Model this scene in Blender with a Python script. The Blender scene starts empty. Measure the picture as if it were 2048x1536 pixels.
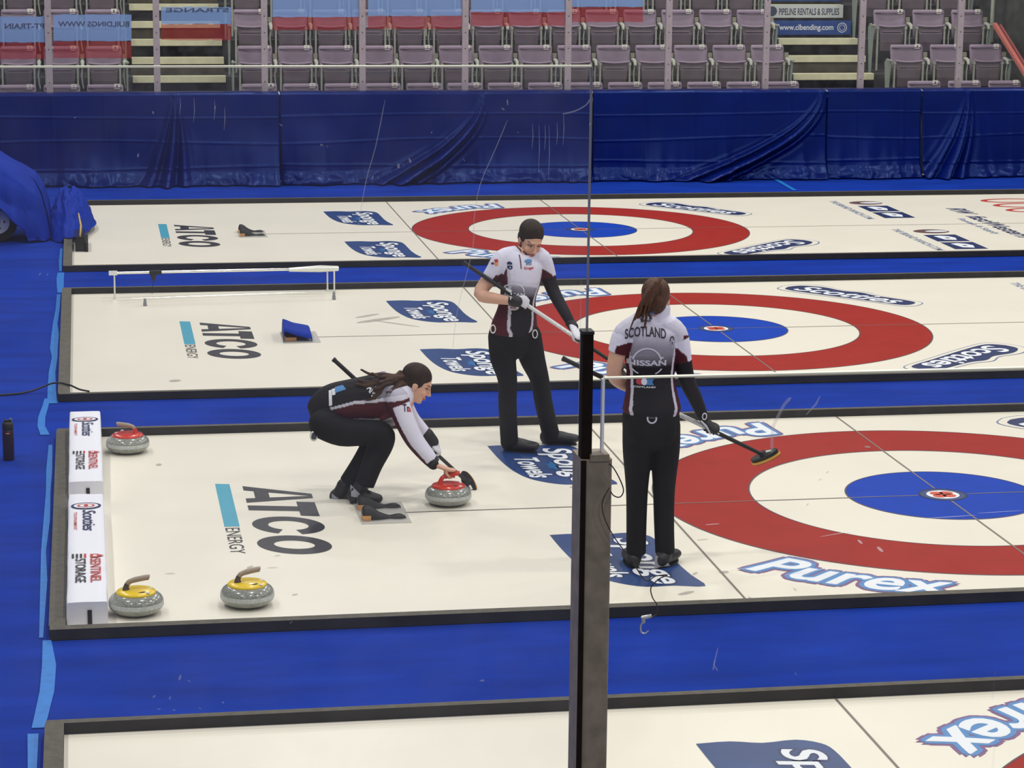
import bpy, bmesh, math, random
import numpy as np
from mathutils import Vector, Matrix, noise
from mathutils.bvhtree import BVHTree
random.seed(7)
SC = bpy.context.scene
COL = SC.collection
R = math.radians
# ------------------------------------------------------------------ camera
CAM = Vector((-5.2797, -14.6512, 3.8569))
YAW, PIT, ROL, FPX = .1699, -.2039, .0101, 5005.6
_f = Vector((math.sin(YAW)*math.cos(PIT), math.cos(YAW)*math.cos(PIT), math.sin(PIT)))
_r = Vector((math.cos(YAW), -math.sin(YAW), 0)); _u = _r.cross(_f)
_r2 = _r*math.cos(ROL)+_u*math.sin(ROL); _u2 = _u*math.cos(ROL)-_r*math.sin(ROL)
cam = bpy.data.cameras.new('camera'); co = bpy.data.objects.new('camera', cam); COL.objects.link(co)
M = Matrix((_r2, _u2, -_f)).transposed().to_4x4(); M.translation = CAM; co.matrix_world = M
cam.sensor_width = 36; cam.lens = FPX/2048*36; cam.clip_end = 200; cam.clip_start = .05
SC.camera = co
# ------------------------------------------------------------------ light
SC.view_settings.view_transform = 'Standard'; SC.view_settings.look = 'None'
SC.view_settings.gamma = 1; SC.view_settings.use_curve_mapping = False
SC.view_settings.exposure = -0.38
W = bpy.data.worlds.new('arena_air'); SC.world = W; W.use_nodes = True
W.node_tree.nodes['Background'].inputs[0].default_value = (.80, .84, 1, 1)
W.node_tree.nodes['Background'].inputs[1].default_value = .26
LAMP_POWER = 285
for ly in (-18, -9, -2, 5, 12, 18):  # the row behind the camera is added fill for camera-facing surfaces
    for lx in (-9, -2.5, 4, 10.5):
        L = bpy.data.lights.new('arena_and_fill_lamp', 'AREA'); L.shape = 'DISK'; L.size = .75
        L.energy = LAMP_POWER*(.8 if ly < -10 else 1); L.color = (1, .975, .92)
        o = bpy.data.objects.new('arena_and_fill_lamp', L); COL.objects.link(o); o.location = (lx, ly, 10.5)

def at(px, py, Y):
    """world point seen at photo pixel (px,py) on the vertical plane y=Y"""
    d = _f + _r2*((px-1024)/FPX) - _u2*((py-768)/FPX)
    return CAM + d*((Y-CAM.y)/d.y)
# ------------------------------------------------------------------ materials
def lin(c):
    c = c/255.
    return c/12.92 if c <= .04045 else ((c+.055)/1.055)**2.4
def rgb(r, g, b): return (lin(r), lin(g), lin(b), 1)
MATS = {}
def mat(name, col, rough=.6, metal=0., spec=.5, noise_amt=0., nscale=20., bump=0., bscale=60., sheen=0., coat=0., alpha=None, stretch=None):
    if name in MATS: return MATS[name]
    m = bpy.data.materials.new(name); m.use_nodes = True; nt = m.node_tree; b = nt.nodes['Principled BSDF']
    b.inputs['Base Color'].default_value = col; b.inputs['Roughness'].default_value = rough
    b.inputs['Metallic'].default_value = metal; b.inputs['Specular IOR Level'].default_value = spec
    b.inputs['Sheen Weight'].default_value = sheen; b.inputs['Coat Weight'].default_value = coat
    tc = nt.nodes.new('ShaderNodeTexCoord'); src = tc.outputs['Object']
    if stretch:
        mp = nt.nodes.new('ShaderNodeMapping'); mp.inputs['Scale'].default_value = stretch
        nt.links.new(src, mp.inputs[0]); src = mp.outputs[0]
    if noise_amt:
        n = nt.nodes.new('ShaderNodeTexNoise'); n.inputs['Scale'].default_value = nscale; n.inputs['Detail'].default_value = 5
        nt.links.new(src, n.inputs['Vector'])
        cr = nt.nodes.new('ShaderNodeValToRGB'); cr.color_ramp.elements[0].position = .3; cr.color_ramp.elements[1].position = .7
        cr.color_ramp.elements[0].color = tuple(c*(1-noise_amt) for c in col[:3])+(1,)
        cr.color_ramp.elements[1].color = tuple(min(1, c*(1+noise_amt)) for c in col[:3])+(1,)
        nt.links.new(n.outputs[0], cr.inputs[0]); nt.links.new(cr.outputs[0], b.inputs['Base Color'])
    if bump:
        n = nt.nodes.new('ShaderNodeTexNoise'); n.inputs['Scale'].default_value = bscale; n.inputs['Detail'].default_value = 3
        nt.links.new(src, n.inputs['Vector'])
        bp = nt.nodes.new('ShaderNodeBump'); bp.inputs['Strength'].default_value = bump; bp.inputs['Distance'].default_value = .01
        nt.links.new(n.outputs[0], bp.inputs['Height']); nt.links.new(bp.outputs[0], b.inputs['Normal'])
    MATS[name] = m
    return m
def glass_mat(name, tint, haze, gloss, hazecol=(.8, .82, .9, 1), dirt=0):
    m = bpy.data.materials.new(name); m.use_nodes = True; nt = m.node_tree; nt.nodes.clear()
    out = nt.nodes.new('ShaderNodeOutputMaterial'); tr = nt.nodes.new('ShaderNodeBsdfTransparent'); tr.inputs[0].default_value = tint
    df = nt.nodes.new('ShaderNodeBsdfDiffuse'); df.inputs[0].default_value = hazecol
    gl = nt.nodes.new('ShaderNodeBsdfGlossy'); gl.inputs['Roughness'].default_value = .03
    m1 = nt.nodes.new('ShaderNodeMixShader'); m1.inputs[0].default_value = haze
    m2 = nt.nodes.new('ShaderNodeMixShader'); m2.inputs[0].default_value = gloss
    nt.links.new(tr.outputs[0], m1.inputs[1]); nt.links.new(df.outputs[0], m1.inputs[2])
    nt.links.new(m1.outputs[0], m2.inputs[1]); nt.links.new(gl.outputs[0], m2.inputs[2]); nt.links.new(m2.outputs[0], out.inputs[0])
    if dirt:
        tc = nt.nodes.new('ShaderNodeTexCoord'); n = nt.nodes.new('ShaderNodeTexNoise'); n.inputs['Scale'].default_value = 9; n.inputs['Detail'].default_value = 6
        mr = nt.nodes.new('ShaderNodeMapRange'); mr.inputs[1].default_value = .35; mr.inputs[2].default_value = .75
        mr.inputs[3].default_value = haze*.6; mr.inputs[4].default_value = haze+dirt
        nt.links.new(tc.outputs['Object'], n.inputs['Vector']); nt.links.new(n.outputs[0], mr.inputs[0]); nt.links.new(mr.outputs[0], m1.inputs[0])
    MATS[name] = m; return m
def vcol_mat(name, rough=.75, bump=.25, bscale=45, spec=.3):
    m = bpy.data.materials.new(name); m.use_nodes = True; nt = m.node_tree; b = nt.nodes['Principled BSDF']
    a = nt.nodes.new('ShaderNodeAttribute'); a.attribute_name = 'Col'; nt.links.new(a.outputs['Color'], b.inputs['Base Color'])
    b.inputs['Roughness'].default_value = rough; b.inputs['Specular IOR Level'].default_value = spec
    if bump:
        tc = nt.nodes.new('ShaderNodeTexCoord'); n = nt.nodes.new('ShaderNodeTexNoise'); n.inputs['Scale'].default_value = bscale
        nt.links.new(tc.outputs['Object'], n.inputs['Vector'])
        bp = nt.nodes.new('ShaderNodeBump'); bp.inputs['Strength'].default_value = bump; bp.inputs['Distance'].default_value = .01
        nt.links.new(n.outputs[0], bp.inputs['Height']); nt.links.new(bp.outputs[0], b.inputs['Normal'])
    MATS[name] = m; return m
ice_m = mat('ice', (.845, .80, .675, 1), .34, spec=.35, noise_amt=.025, nscale=1.3, bump=.05, bscale=160)
red_m = mat('ring_red', rgb(156, 44, 36), .45, spec=.06, noise_amt=.06, nscale=5)
blue_m = mat('ring_blue', rgb(20, 64, 172), .45, spec=.06, noise_amt=.06, nscale=5)
line_m = mat('painted_line', rgb(120, 112, 102), .5)
navy_m = mat('print_navy', rgb(24, 42, 92), .4, noise_amt=.12, nscale=6)
tnavy_m = mat('print_blue', rgb(27, 62, 118), .4, noise_amt=.15, nscale=4)
black_m = mat('print_black', rgb(44, 44, 50), .45, noise_amt=.12, nscale=9)
white_m = mat('print_white', rgb(228, 232, 236), .5)
cyan_m = mat('print_cyan', rgb(70, 160, 185), .4)
splash_m = mat('print_splash', rgb(20, 100, 160), .4)
purple_m = mat('print_purple', rgb(120, 78, 128), .4)
sky_m = mat('print_sky', rgb(72, 132, 190), .4)
ired_m = mat('print_red', rgb(190, 55, 45), .45)
clov_m = mat('print_clover', rgb(206, 78, 50), .45)
iblue_m = mat('print_pale_blue', rgb(96, 118, 160), .45)
carpet_m = mat('blue_carpet', rgb(12, 50, 148), .85, spec=.08, noise_amt=.2, nscale=2.2, bump=.3, bscale=90, stretch=(.5, 1.6, 1))
rub_m = mat('rubber_side', rgb(36, 34, 36), .7, noise_amt=.25, nscale=12)
rubtop_m = mat('rubber_top', rgb(86, 82, 72), .8, noise_amt=.2, nscale=25)
drape_m = mat('blue_satin', rgb(3, 19, 92), .33, spec=.45, noise_amt=.15, nscale=2)
cloth_m = mat('blue_cover', rgb(8, 46, 150), .6, spec=.12, noise_amt=.1, nscale=5)
for _m in (drape_m,): _m.node_tree.nodes['Principled BSDF'].inputs['Specular Tint'].default_value = (.25, .45, 1, 1)
tape_m = mat('blue_tape', rgb(28, 120, 205), .4, noise_amt=.12, nscale=18)
steel_m = mat('bright_steel', rgb(235, 235, 228), .18, metal=.9)
alu_m = mat('white_aluminium', rgb(235, 236, 226), .3, metal=.3)
granite_m = mat('granite', rgb(138, 141, 132), .22, noise_amt=.35, nscale=95, coat=.6)
band_m = mat('granite_band', rgb(188, 192, 188), .7, noise_amt=.15, nscale=60)
sred_m = mat('handle_red', rgb(205, 52, 32), .25, coat=.5)
syel_m = mat('handle_yellow', rgb(236, 200, 24), .3, coat=.3)
grip_m = mat('grip_tan', rgb(158, 140, 120), .45)
blk_m = mat('matt_black', rgb(26, 25, 25), .6)
blkg_m = mat('gloss_black', rgb(18, 18, 20), .25)
wood_m = mat('wood_block', rgb(200, 145, 92), .6, noise_amt=.15, nscale=15, stretch=(1, 6, 6))
clearp_m = glass_mat('clear_plate', (.93, .93, .93, 1), .35, .08, (.75, .74, .70, 1))
vinyl_m = mat('white_vinyl', rgb(232, 232, 240), .55, bump=.35, bscale=14)
seat_m = mat('seat_plastic', rgb(146, 128, 144), .5, noise_amt=.07, nscale=8)
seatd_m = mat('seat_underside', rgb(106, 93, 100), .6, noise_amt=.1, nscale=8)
cast_m = mat('cast_grey', rgb(176, 178, 162), .5, noise_amt=.1, nscale=20)
plate_m = mat('number_plate', rgb(252, 249, 234), .5)
conc_m = mat('concrete', rgb(78, 72, 54), .9, noise_amt=.4, nscale=7)
concd_m = mat('dark_concrete', rgb(52, 48, 50), .9, noise_amt=.25, nscale=4)
nose_m = mat('pale_nosing', rgb(226, 222, 184), .7, noise_amt=.08, nscale=9)
stan_m = mat('stanchion_lilac', rgb(172, 160, 164), .45, metal=.2, noise_amt=.08, nscale=14)
board_m = mat('dasher_board', rgb(200, 204, 212), .5)
rail_m = mat('salmon_rail', rgb(222, 126, 112), .5)
post_m = mat('post_brown_black', rgb(140, 128, 114), .6, noise_amt=.2, nscale=30)
postd_m = mat('post_channel', rgb(34, 26, 22), .85, spec=.1, noise_amt=.2, nscale=40)
glassn_m = glass_mat('near_glass', (.97, .975, .985, 1), .022, .008, (.75, .72, .80, 1), .012)
glassn2_m = glass_mat('near_glass_clean', (.985, .985, .985, 1), .012, .006, (.75, .75, .78, 1), .006)
glassf_m = glass_mat('far_glass', (.97, .975, .98, 1), .018, .01, (.8, .8, .85, 1), .012)
glassf2_m = glassf_m
gedge_m = mat('glass_edge', rgb(250, 248, 228), .4)
gedged_m = mat('glass_edge_grey', rgb(132, 130, 140), .4)
smudge_m = glass_mat('dried_drip', (1, 1, 1, 1), .30, .0, (.85, .85, .95, 1))
scr_m = glass_mat('scuff', (1, 1, 1, 1), .5, .0, (.38, .37, .34, 1))
refl_b = glass_mat('blue_reflection_tint', (.42, .47, .60, 1), .52, .02, (.36, .56, .98, 1))  # these three tints stand in for reflections in the far panes
refl_r = glass_mat('red_reflection_tint', (.72, .50, .52, 1), .24, .02, (.78, .10, .10, 1))
refl_t = glass_mat('dark_reflection_tint', (.6, .6, .65, 1), .7, .0, (.10, .12, .2, 1))

# ------------------------------------------------------------------ object helpers
def tag(o, label=None, cat=None, group=None, kind=None):
    if label: o['label'] = label
    if cat: o['category'] = cat
    if group: o['group'] = group
    if kind: o['kind'] = kind
    return o
def thing(name, label, cat, loc=(0, 0, 0), rz=0, group=None):
    o = bpy.data.objects.new(name, None); COL.objects.link(o); o.location = loc; o.rotation_euler = (0, 0, rz); o.empty_display_size = .1
    return tag(o, label, cat, group)
class MB:
    def __init__(s): s.v = []; s.f = []; s.m = []; s.mats = []; s.sm = []
    def mi(s, m):
        if m not in s.mats: s.mats.append(m)
        return s.mats.index(m)
    def add(s, vs, fs, m, smooth=False):
        n = len(s.v); s.v += [tuple(v) for v in vs]; k = s.mi(m)
        for f in fs: s.f.append([i+n for i in f]); s.m.append(k); s.sm.append(smooth)
    def box(s, c, d, m, rot=None, top=None):
        x, y, z = (q/2. for q in d); P = [Vector((i*x, j*y, k*z)) for i in (-1, 1) for j in (-1, 1) for k in (-1, 1)]
        if rot: P = [rot @ p for p in P]
        P = [p+Vector(c) for p in P]
        F = [(0, 1, 3, 2), (4, 6, 7, 5), (0, 4, 5, 1), (2, 3, 7, 6), (0, 2, 6, 4)]; s.add(P, F, m); s.add(P, [(1, 5, 7, 3)], top or m)
    def poly(s, pts, m): s.add(pts, [list(range(len(pts)))], m)
    def prism(s, pts, vec, m, side=None):
        n = len(pts); a = [Vector(p) for p in pts]; b = [p+Vector(vec) for p in a]
        s.add(a+b, [list(range(n))[::-1], list(range(n, 2*n))], m)
        s.add(a+b, [(i, (i+1) % n, n+(i+1) % n, n+i) for i in range(n)], side or m)
    def tube(s, pts, r, m, n=10, cap=True, smooth=True):
        pts = [Vector(p) for p in pts]; rr = r if isinstance(r, (list, tuple)) else [r]*len(pts)
        vs = []; prev = None
        for i, p in enumerate(pts):
            t = (pts[min(i+1, len(pts)-1)]-pts[max(i-1, 0)]).normalized()
            if prev is None:
                a = t.orthogonal().normalized()
            else:
                a = (prev - t*prev.dot(t)).normalized()
            prev = a; b = t.cross(a)
            vs += [p+(a*math.cos(2*math.pi*k/n)+b*math.sin(2*math.pi*k/n))*rr[i] for k in range(n)]
        fs = [(i*n+k, i*n+(k+1) % n, (i+1)*n+(k+1) % n, (i+1)*n+k) for i in range(len(pts)-1) for k in range(n)]
        s.add(vs, fs, m, smooth)
        if cap: s.add(vs[:n], [list(range(n))[::-1]], m); s.add(vs[-n:], [list(range(n))], m)
    def lathe(s, prof, m, n=40, c=(0, 0, 0), sq=(1, 1)):
        vs = [(c[0]+r*math.cos(2*math.pi*k/n)*sq[0], c[1]+r*math.sin(2*math.pi*k/n)*sq[1], c[2]+z) for r, z in prof for k in range(n)]
        ms = m if isinstance(m, list) else [m]*(len(prof)-1)
        base = len(s.v); s.v += vs
        for i in range(len(prof)-1):
            for k in range(n):
                s.f.append([base+i*n+k, base+i*n+(k+1) % n, base+(i+1)*n+(k+1) % n, base+(i+1)*n+k]); s.m.append(s.mi(ms[i])); s.sm.append(True)
    def build(s, name, parent=None, bevel=0, loc=None):
        me = bpy.data.meshes.new(name); me.from_pydata(s.v, [], s.f)
        for m in s.mats: me.materials.append(m)
        me.polygons.foreach_set('material_index', s.m); me.polygons.foreach_set('use_smooth', s.sm)
        me.validate(); me.update()
        o = bpy.data.objects.new(name, me); COL.objects.link(o)
        if parent: o.parent = parent
        if loc: o.location = loc
        if bevel:
            b = o.modifiers.new('bevel', 'BEVEL'); b.width = bevel; b.segments = 2; b.limit_method = 'ANGLE'
        return o
def catmull(P, n):
    """smooth closed/open polyline of tuples"""
    P = [np.array(p, float) for p in P]; out = []
    for i in range(len(P)-1):
        p0 = P[max(i-1, 0)]; p1 = P[i]; p2 = P[i+1]; p3 = P[min(i+2, len(P)-1)]
        for k in range(n):
            t = k/n; out.append(.5*((2*p1)+(-p0+p2)*t+(2*p0-5*p1+4*p2-p3)*t*t+(-p0+3*p1-3*p2+p3)*t**3))
    out.append(P[-1]); return [tuple(o) for o in out]
_tc = {}
def text_geo(txt, off=0., shear=0., spacing=1.):
    k = (txt, off, shear, spacing)
    if k in _tc: return _tc[k]
    c = bpy.data.curves.new('t', 'FONT'); c.body = txt; c.offset = off; c.shear = shear; c.space_character = spacing; c.resolution_u = 4
    c.fill_mode = 'BOTH'
    o = bpy.data.objects.new('t', c); me = bpy.data.meshes.new_from_object(o)
    v = [(p.co.x, p.co.y) for p in me.vertices]; f = [list(p.vertices) for p in me.polygons]
    bpy.data.objects.remove(o); bpy.data.curves.remove(c); bpy.data.meshes.remove(me)
    _tc[k] = (v, f); return v, f
def text_fit(mb, txt, m, fn, w, h, off=0., shear=0., spacing=1., sub=0, ref=None):
    """text scaled so that its ink box is w x h with its lower left at 0,0, then mapped by fn(u,v)->xyz"""
    v, f = text_geo(txt, off, shear, spacing); rv = text_geo(txt, 0 if ref is None else ref, shear, spacing)[0]
    x0, x1 = min(p[0] for p in rv), max(p[0] for p in rv); y0, y1 = min(p[1] for p in rv), max(p[1] for p in rv)
    q = [((p[0]-x0)/(x1-x0)*w, (p[1]-y0)/(y1-y0)*h) for p in v]
    if sub:
        bm = bmesh.new(); bv = [bm.verts.new((a, b, 0)) for a, b in q]
        for t in f:
            try: bm.faces.new([bv[i] for i in t])
            except ValueError: pass
        for _ in range(6):
            es = [e for e in bm.edges if e.calc_length() > sub]
            if not es: break
            bmesh.ops.subdivide_edges(bm, edges=es, cuts=1); bmesh.ops.triangulate(bm, faces=bm.faces[:])
        bm.verts.index_update(); q = [(x.co.x, x.co.y) for x in bm.verts]; f = [[x.index for x in t.verts] for t in bm.faces]; bm.free()
    mb.add([fn(a, b) for a, b in q], f, m)
def flat(O, U, V, z=0):
    O, U, V = Vector(O), Vector(U), Vector(V); N = U.cross(V).normalized()
    return lambda a, b: O+U*a+V*b+N*z
def circle(cx, cy, r, z, n=96, a0=0, a1=2*math.pi, ry=None):
    return [(cx+r*math.cos(a0+(a1-a0)*k/n), cy+(ry or r)*math.sin(a0+(a1-a0)*k/n), z) for k in range(n)]
def annulus(mb, cx, cy, r0, r1, z, m, n=128, ry0=None, ry1=None):
    a = circle(cx, cy, r0, z, n, ry=ry0); b = circle(cx, cy, r1, z, n, ry=ry1)
    mb.add(a+b, [(k, (k+1) % n, n+(k+1) % n, n+k) for k in range(n)][::1], m)

# ------------------------------------------------------------------ the hall
CY = {'A': -5.95, 'B': 0., 'C': 5.825, 'D': 11.818}
HW = {'A': (2.2, 2.22), 'B': (2.23, 2.31), 'C': (2.27, 2.37), 'D': (2.26, 2.476)}
XL, XR = -5.44, 13.
mb = MB(); mb.box((1.5, 2.8, -.055), (27, 27, .1), carpet_m); tag(mb.build('floor'), kind='structure')
RING = {'A': 'nearest', 'B': 'second nearest', 'C': 'second farthest', 'D': 'farthest'}
Z1, Z2, Z3, Z4, Z5 = .0012, .0020, .0028, .0036, .0044
def house(cy, par):
    m = MB(); annulus(m, 0, cy, 1.219, 1.829, Z1, red_m); m.poly(circle(0, cy, .61, Z1), blue_m)
    for r in (1.829, 1.219, .61): annulus(m, 0, cy, r-.004, r+.006, Z2, mat('ring_edge', rgb(70, 60, 70), .5))
    m.build('house_rings', par)
    m = MB(); m.poly(circle(0, cy, .147, Z2, 48), mat('button_navy', rgb(24, 56, 110), .5)); annulus(m, 0, cy, .142, .152, Z3, blk_m, 48); m.poly(circle(0, cy, .104, Z3, 48), white_m)
    for k in range(4):
        a = math.pi/4+k*math.pi/2; m.poly([(x, y, Z4) for x, y, _ in circle(.045*math.cos(a), cy+.045*math.sin(a), .043, 0, 24)], clov_m)
    m.build('button', par)
def lines(k, cy, par):
    n, f = HW[k]; m = MB(); w = .006
    def ln(x0, y0, x1, y1, z=Z3):
        if y0 == y1: m.poly([(x0, y0-w, z), (x1, y0-w, z), (x1, y0+w, z), (x0, y0+w, z)], line_m)
        else: m.poly([(x0-w, y0, z), (x0+w, y0, z), (x0+w, y1, z), (x0-w, y1, z)], line_m)
    ln(-3.42, cy, -.16, cy); ln(.16, cy, XR, cy); ln(-1.832, cy-n, -1.832, cy+f); ln(0, cy-n, 0, cy-.16); ln(0, cy+.16, 0, cy+f); ln(6.4, cy-n, 6.4, cy+f)
    m.build('sheet_lines', par)
def atco(cy, par):
    m = MB()
    def P(pts): return [(-4.355+v, cy+y-.24*v, Z1) for v, y in pts]
    def quad(*p): m.poly(P(p), black_m)
    quad((0, .788), (.415, .634), (.415, .58), (.40, .58), (.0, .676)) ; quad((0, .362), (0, .47), (.40, .58), (.415, .58), (.415, .525))
    quad((.06, .655), (.06, .49), (.15, .515), (.15, .635))
    quad((0, .296), (.305, .306), (.305, .187), (0, .177)); quad((.303, .423), (.415, .421), (.415, .079), (.303, .08))
    def ring(cyy, a0, a1, rx, ry, ix, iy, n=60):
        A = [(.21+rx*math.cos(a0+(a1-a0)*k/n), cyy+ry*math.sin(a0+(a1-a0)*k/n)) for k in range(n+1)]
        B = [(.21+ix*math.cos(a0+(a1-a0)*k/n), cyy+iy*math.sin(a0+(a1-a0)*k/n)) for k in range(n+1)]
        m.add(P(A)+P(B), [(k, k+1, n+2+k, n+1+k) for k in range(n)], black_m)
    ring(-.16, R(-72), R(250), .212, .207, .118, .105); ring(-.597, 0, 2*math.pi, .212, .205, .116, .09)
    text_fit(m, 'ENERGY', black_m, flat((-4.521, cy-.225, Z1), (0, -1, 0), (1, 0, 0)), .57, .085, off=.004)
    m.poly([(-4.523, cy+.87, Z1), (-4.523, cy-.192, Z1), (-4.433, cy-.196, Z1), (-4.433, cy+.85, Z1)], cyan_m)
    m.build('sponsor_lettering', par)
TOW = [(-2.64, 1.70), (-2.48, 1.71), (-2.34, 1.67), (-2.18, 1.69), (-2.08, 1.63), (-2.045, 1.53), (-2.035, 1.3), (-2.03, 1.0), (-2.01, .75), (-1.985, .535), (-2.15, .565), (-2.31, .565), (-2.43, .64), (-2.52, .76), (-2.575, .93), (-2.61, 1.15), (-2.63, 1.42)]
def towel(ox, oy, par):
    m = MB(); P = catmull(TOW+[TOW[0]], 3)[:-1]; m.poly([(x, oy+y, Z1) for x, y in P][::-1], tnavy_m)
    sp = [(-2.30+.055*math.cos(a)*(1 if k % 2 else .55), oy+1.08+.13*math.sin(a)*(1 if k % 2 else .55), Z2) for k, a in enumerate([i*math.pi/6 for i in range(12)])]
    m.poly(sp, splash_m)
    def F(O, z): return lambda a, b: (O[0]+b+.04*a, oy+O[1]-a-.18*b, z)
    text_fit(m, 'Sponge', navy_m, F((-2.345, 1.58), Z2), .95, .235, off=.075); text_fit(m, 'Sponge', white_m, F((-2.345, 1.58), Z3), .95, .235, off=.022)
    text_fit(m, 'Towels', navy_m, F((-2.525, 1.34), Z2), .56, .15, off=.075); text_fit(m, 'Towels', white_m, F((-2.525, 1.34), Z3), .56, .15, off=.022)
    m.build('sponsor_banner', par)
def arc_fn(cy, r, a_start, z):
    def f(u, v):
        a = a_start+u/(r-.1); rr = r-v; return (rr*math.cos(a), cy+rr*math.sin(a), z)
    return f
def purex(cy, a0, par):
    m = MB(); w, h = 1.12, .34
    for rad, mm, z in ((.052, purple_m, Z1), (.032, sky_m, Z2), (.005, white_m, Z3)):
        F = arc_fn(cy, 2.25, a0, z)
        for q in range(9 if rad > .02 else 6):
            du, dv = (rad*math.cos(q*2*math.pi/(9 if rad > .02 else 6)), rad*math.sin(q*2*math.pi/(9 if rad > .02 else 6)))
            text_fit(m, 'Purex', mm, lambda a, b, du=du, dv=dv, dz=q*.00005: (F(a+du, b+dv)[0], F(a+du, b+dv)[1], z+dz), w, h, off=.012, sub=.12, shear=.2, spacing=1.0)
    m.build('sponsor_script', par)
def scot(cx, cy, ang, par):
    m = MB(); U = Vector((math.cos(ang), math.sin(ang), 0)); V = Vector((-U.y, U.x, 0)); O = Vector((cx, cy, 0))
    out = catmull([(-.72, 0), (-.66, .15), (-.45, .22), (-.2, .17), (0, .21), (.2, .15), (.62, .12), (.72, 0), (.66, -.13), (.3, -.15), (-.3, -.17), (-.64, -.15), (-.72, 0)], 5)[:-1]
    P = lambda s, z: [O+U*a*s[0]+V*b*s[1]+Vector((0, 0, z)) for a, b in out][::-1]
    m.poly(P((1.05, 1.25), Z1), iblue_m); m.poly(P((1.035, 1.18), Z1+.0004), ice_m); m.poly(P((.95, .95), Z2), navy_m)
    text_fit(m, 'Scotties', white_m, flat(O-U*.56-V*.11+Vector((0, 0, 0)), U, V, Z3), 1.1, .25, off=.02, shear=.2)
    m.build('sponsor_badge', par)
def wings(cy, oy, par):
    m = MB(); y = cy+oy
    text_fit(m, 'THE BRAND RANCH.COM', iblue_m, flat((3.40, y+2.05, Z1), (0, -1, 0), (1, 0, 0)), 1.55, .09, off=.01)
    m.poly([(3.80+.20*math.cos(a), y+1.84+.15*math.sin(a), Z1) for a in [i*math.pi/14 for i in range(28)]], mat('print_rust', rgb(96, 66, 66), .5))
    m.poly([(3.86+.13*math.cos(a), y+1.84+.06*math.sin(a), Z2) for a in [i*math.pi/8 for i in range(16)]], white_m)
    for b in (1.58, 1.03):
        m.poly([(3.62, y+b, Z1), (3.62, y+b-.48, Z1), (3.98, y+b-.48, Z1), (3.98, y+b, Z1)], navy_m)
        m.poly([(3.70, y+b-.10, Z2), (3.74, y+b-.36, Z2), (3.86, y+b-.40, Z2), (3.90, y+b-.24, Z2), (3.86, y+b-.12, Z2), (3.78, y+b-.07, Z2)], white_m)
        m.poly([(3.78, y+b-.22, Z3), (3.79, y+b-.27, Z3), (3.83, y+b-.27, Z3), (3.83, y+b-.22, Z3)], navy_m)
    m.build('sponsor_panels', par)
for k in 'DCBA':
    cy = CY[k]; n, f = HW[k]
    m = MB(); m.box(((XL+XR)/2, cy+(f-n)/2, -.0022), (XR-XL, n+f, .0044), ice_m)
    s = m.build('ice_sheet'); tag(s, f'cream white ice sheet, {RING[k]} of the four, with painted rings and lettering', kind='structure')
    house(cy, s); lines(k, cy, s)
    if k != 'A': atco(cy, s)
    towel(0, cy, s); towel(0, cy-2.33, s)
    purex(cy, R(222), s) if k != 'A' else None
    purex(cy, R(106), s)
    if k != 'A':
        scot(1.66, cy+1.53, R(-50), s); scot(1.70, cy-1.47, R(-135) if 0 else R(221), s)
    if k in 'CD':
        wings(cy, 0, s); wings(cy, -2.36, s)
    if k == 'D':
        m = MB(); F = lambda x, y: flat((x, cy+y, Z1), (0, -1, 0), (1, 0, 0))
        text_fit(m, 'RW', navy_m, F(4.60, 1.28), .5, .2, off=.03, shear=.3); text_fit(m, 'fastWestern', navy_m, F(4.60, .62), 1.7, .2, off=.02, shear=.3)
        text_fit(m, 'Rentals & Supply', iblue_m, F(4.40, .42), 1.2, .11, off=.01); m.build('sponsor_lettering', s)
        m = MB()
        for q in range(3): annulus(m, 5.62, cy+1.88-q*.42, .30, .38, Z1, ired_m, 48, .13, .19)
        m.build('sponsor_script', s)
# scuffs on the ice, stuck into the surface
def blob(m, x, y, a, l, w, z, mm):
    m.poly([(x+l*math.cos(t)*math.cos(a)-w*math.sin(t)*math.sin(a), y+l*math.cos(t)*math.sin(a)+w*math.sin(t)*math.cos(a), z) for t in [k*math.pi/5 for k in range(10)]], mm)
def ground(px, py): 
    d = _f + _r2*((px-1024)/FPX) - _u2*((py-768)/FPX); return CAM - d*(CAM.z/d.z)
sheets = {o['label'].split(',')[1].strip().split(' of')[0]: o for o in COL.objects if o.name.startswith('ice_sheet')}
m = MB()
for px, py, a, l, w in [(555, 1112, .3, .02, .008), (500, 1135, .9, .03, .012), (545, 1136, .1, .035, .006), (350, 762, -.9, .04, .05), (735, 632, -.9, .03, .15), (757, 640, -1, .05, .25), (795, 648, .8, .02, .25), (1390, 1148, .9, .03, .01), (1448, 1145, .2, .03, .02), (1372, 1187, .5, .06, .02), (1500, 1196, 1.6, .03, .004), (1590, 1180, 1.6, .03, .004), (590, 1190, .5, .02, .01), (318, 930, 0, .02, .03), (340, 1148, 0, .03, .008), (1160, 960, .6, .03, .02), (1145, 975, .2, .02, .02), (1405, 1080, .2, .04, .008), (1735, 895, 0, .02, .03), (1640, 960, .9, .03, .004), (1655, 945, .9, .03, .004), (1615, 1010, 1.1, .03, .004)]:
    g = ground(px, py); blob(m, g.x, g.y, a, l, w, Z5, scr_m)
m.build('ice_scuffs', sheets['second nearest'])
m = MB()
for px, py, a, l, w in [(1475, 1140, .25, .12, .006), (1540, 1150, .2, .09, .006), (1612, 1145, .35, .15, .009), (1680, 1068, .4, .16, .007), (1720, 1085, 1.5, .05, .01), (1760, 1100, 1.5, .06, .012), (1900, 1035, .1, .18, .008), (2000, 1025, .1, .16, .006), (1425, 1050, .2, .05, .01), (1830, 1180, 1.5, .02, .006)]:
    g = ground(px, py); blob(m, g.x, g.y, a, l, w, Z5, smudge_m)
m.build('frost_scratches', sheets['second nearest'])

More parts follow.
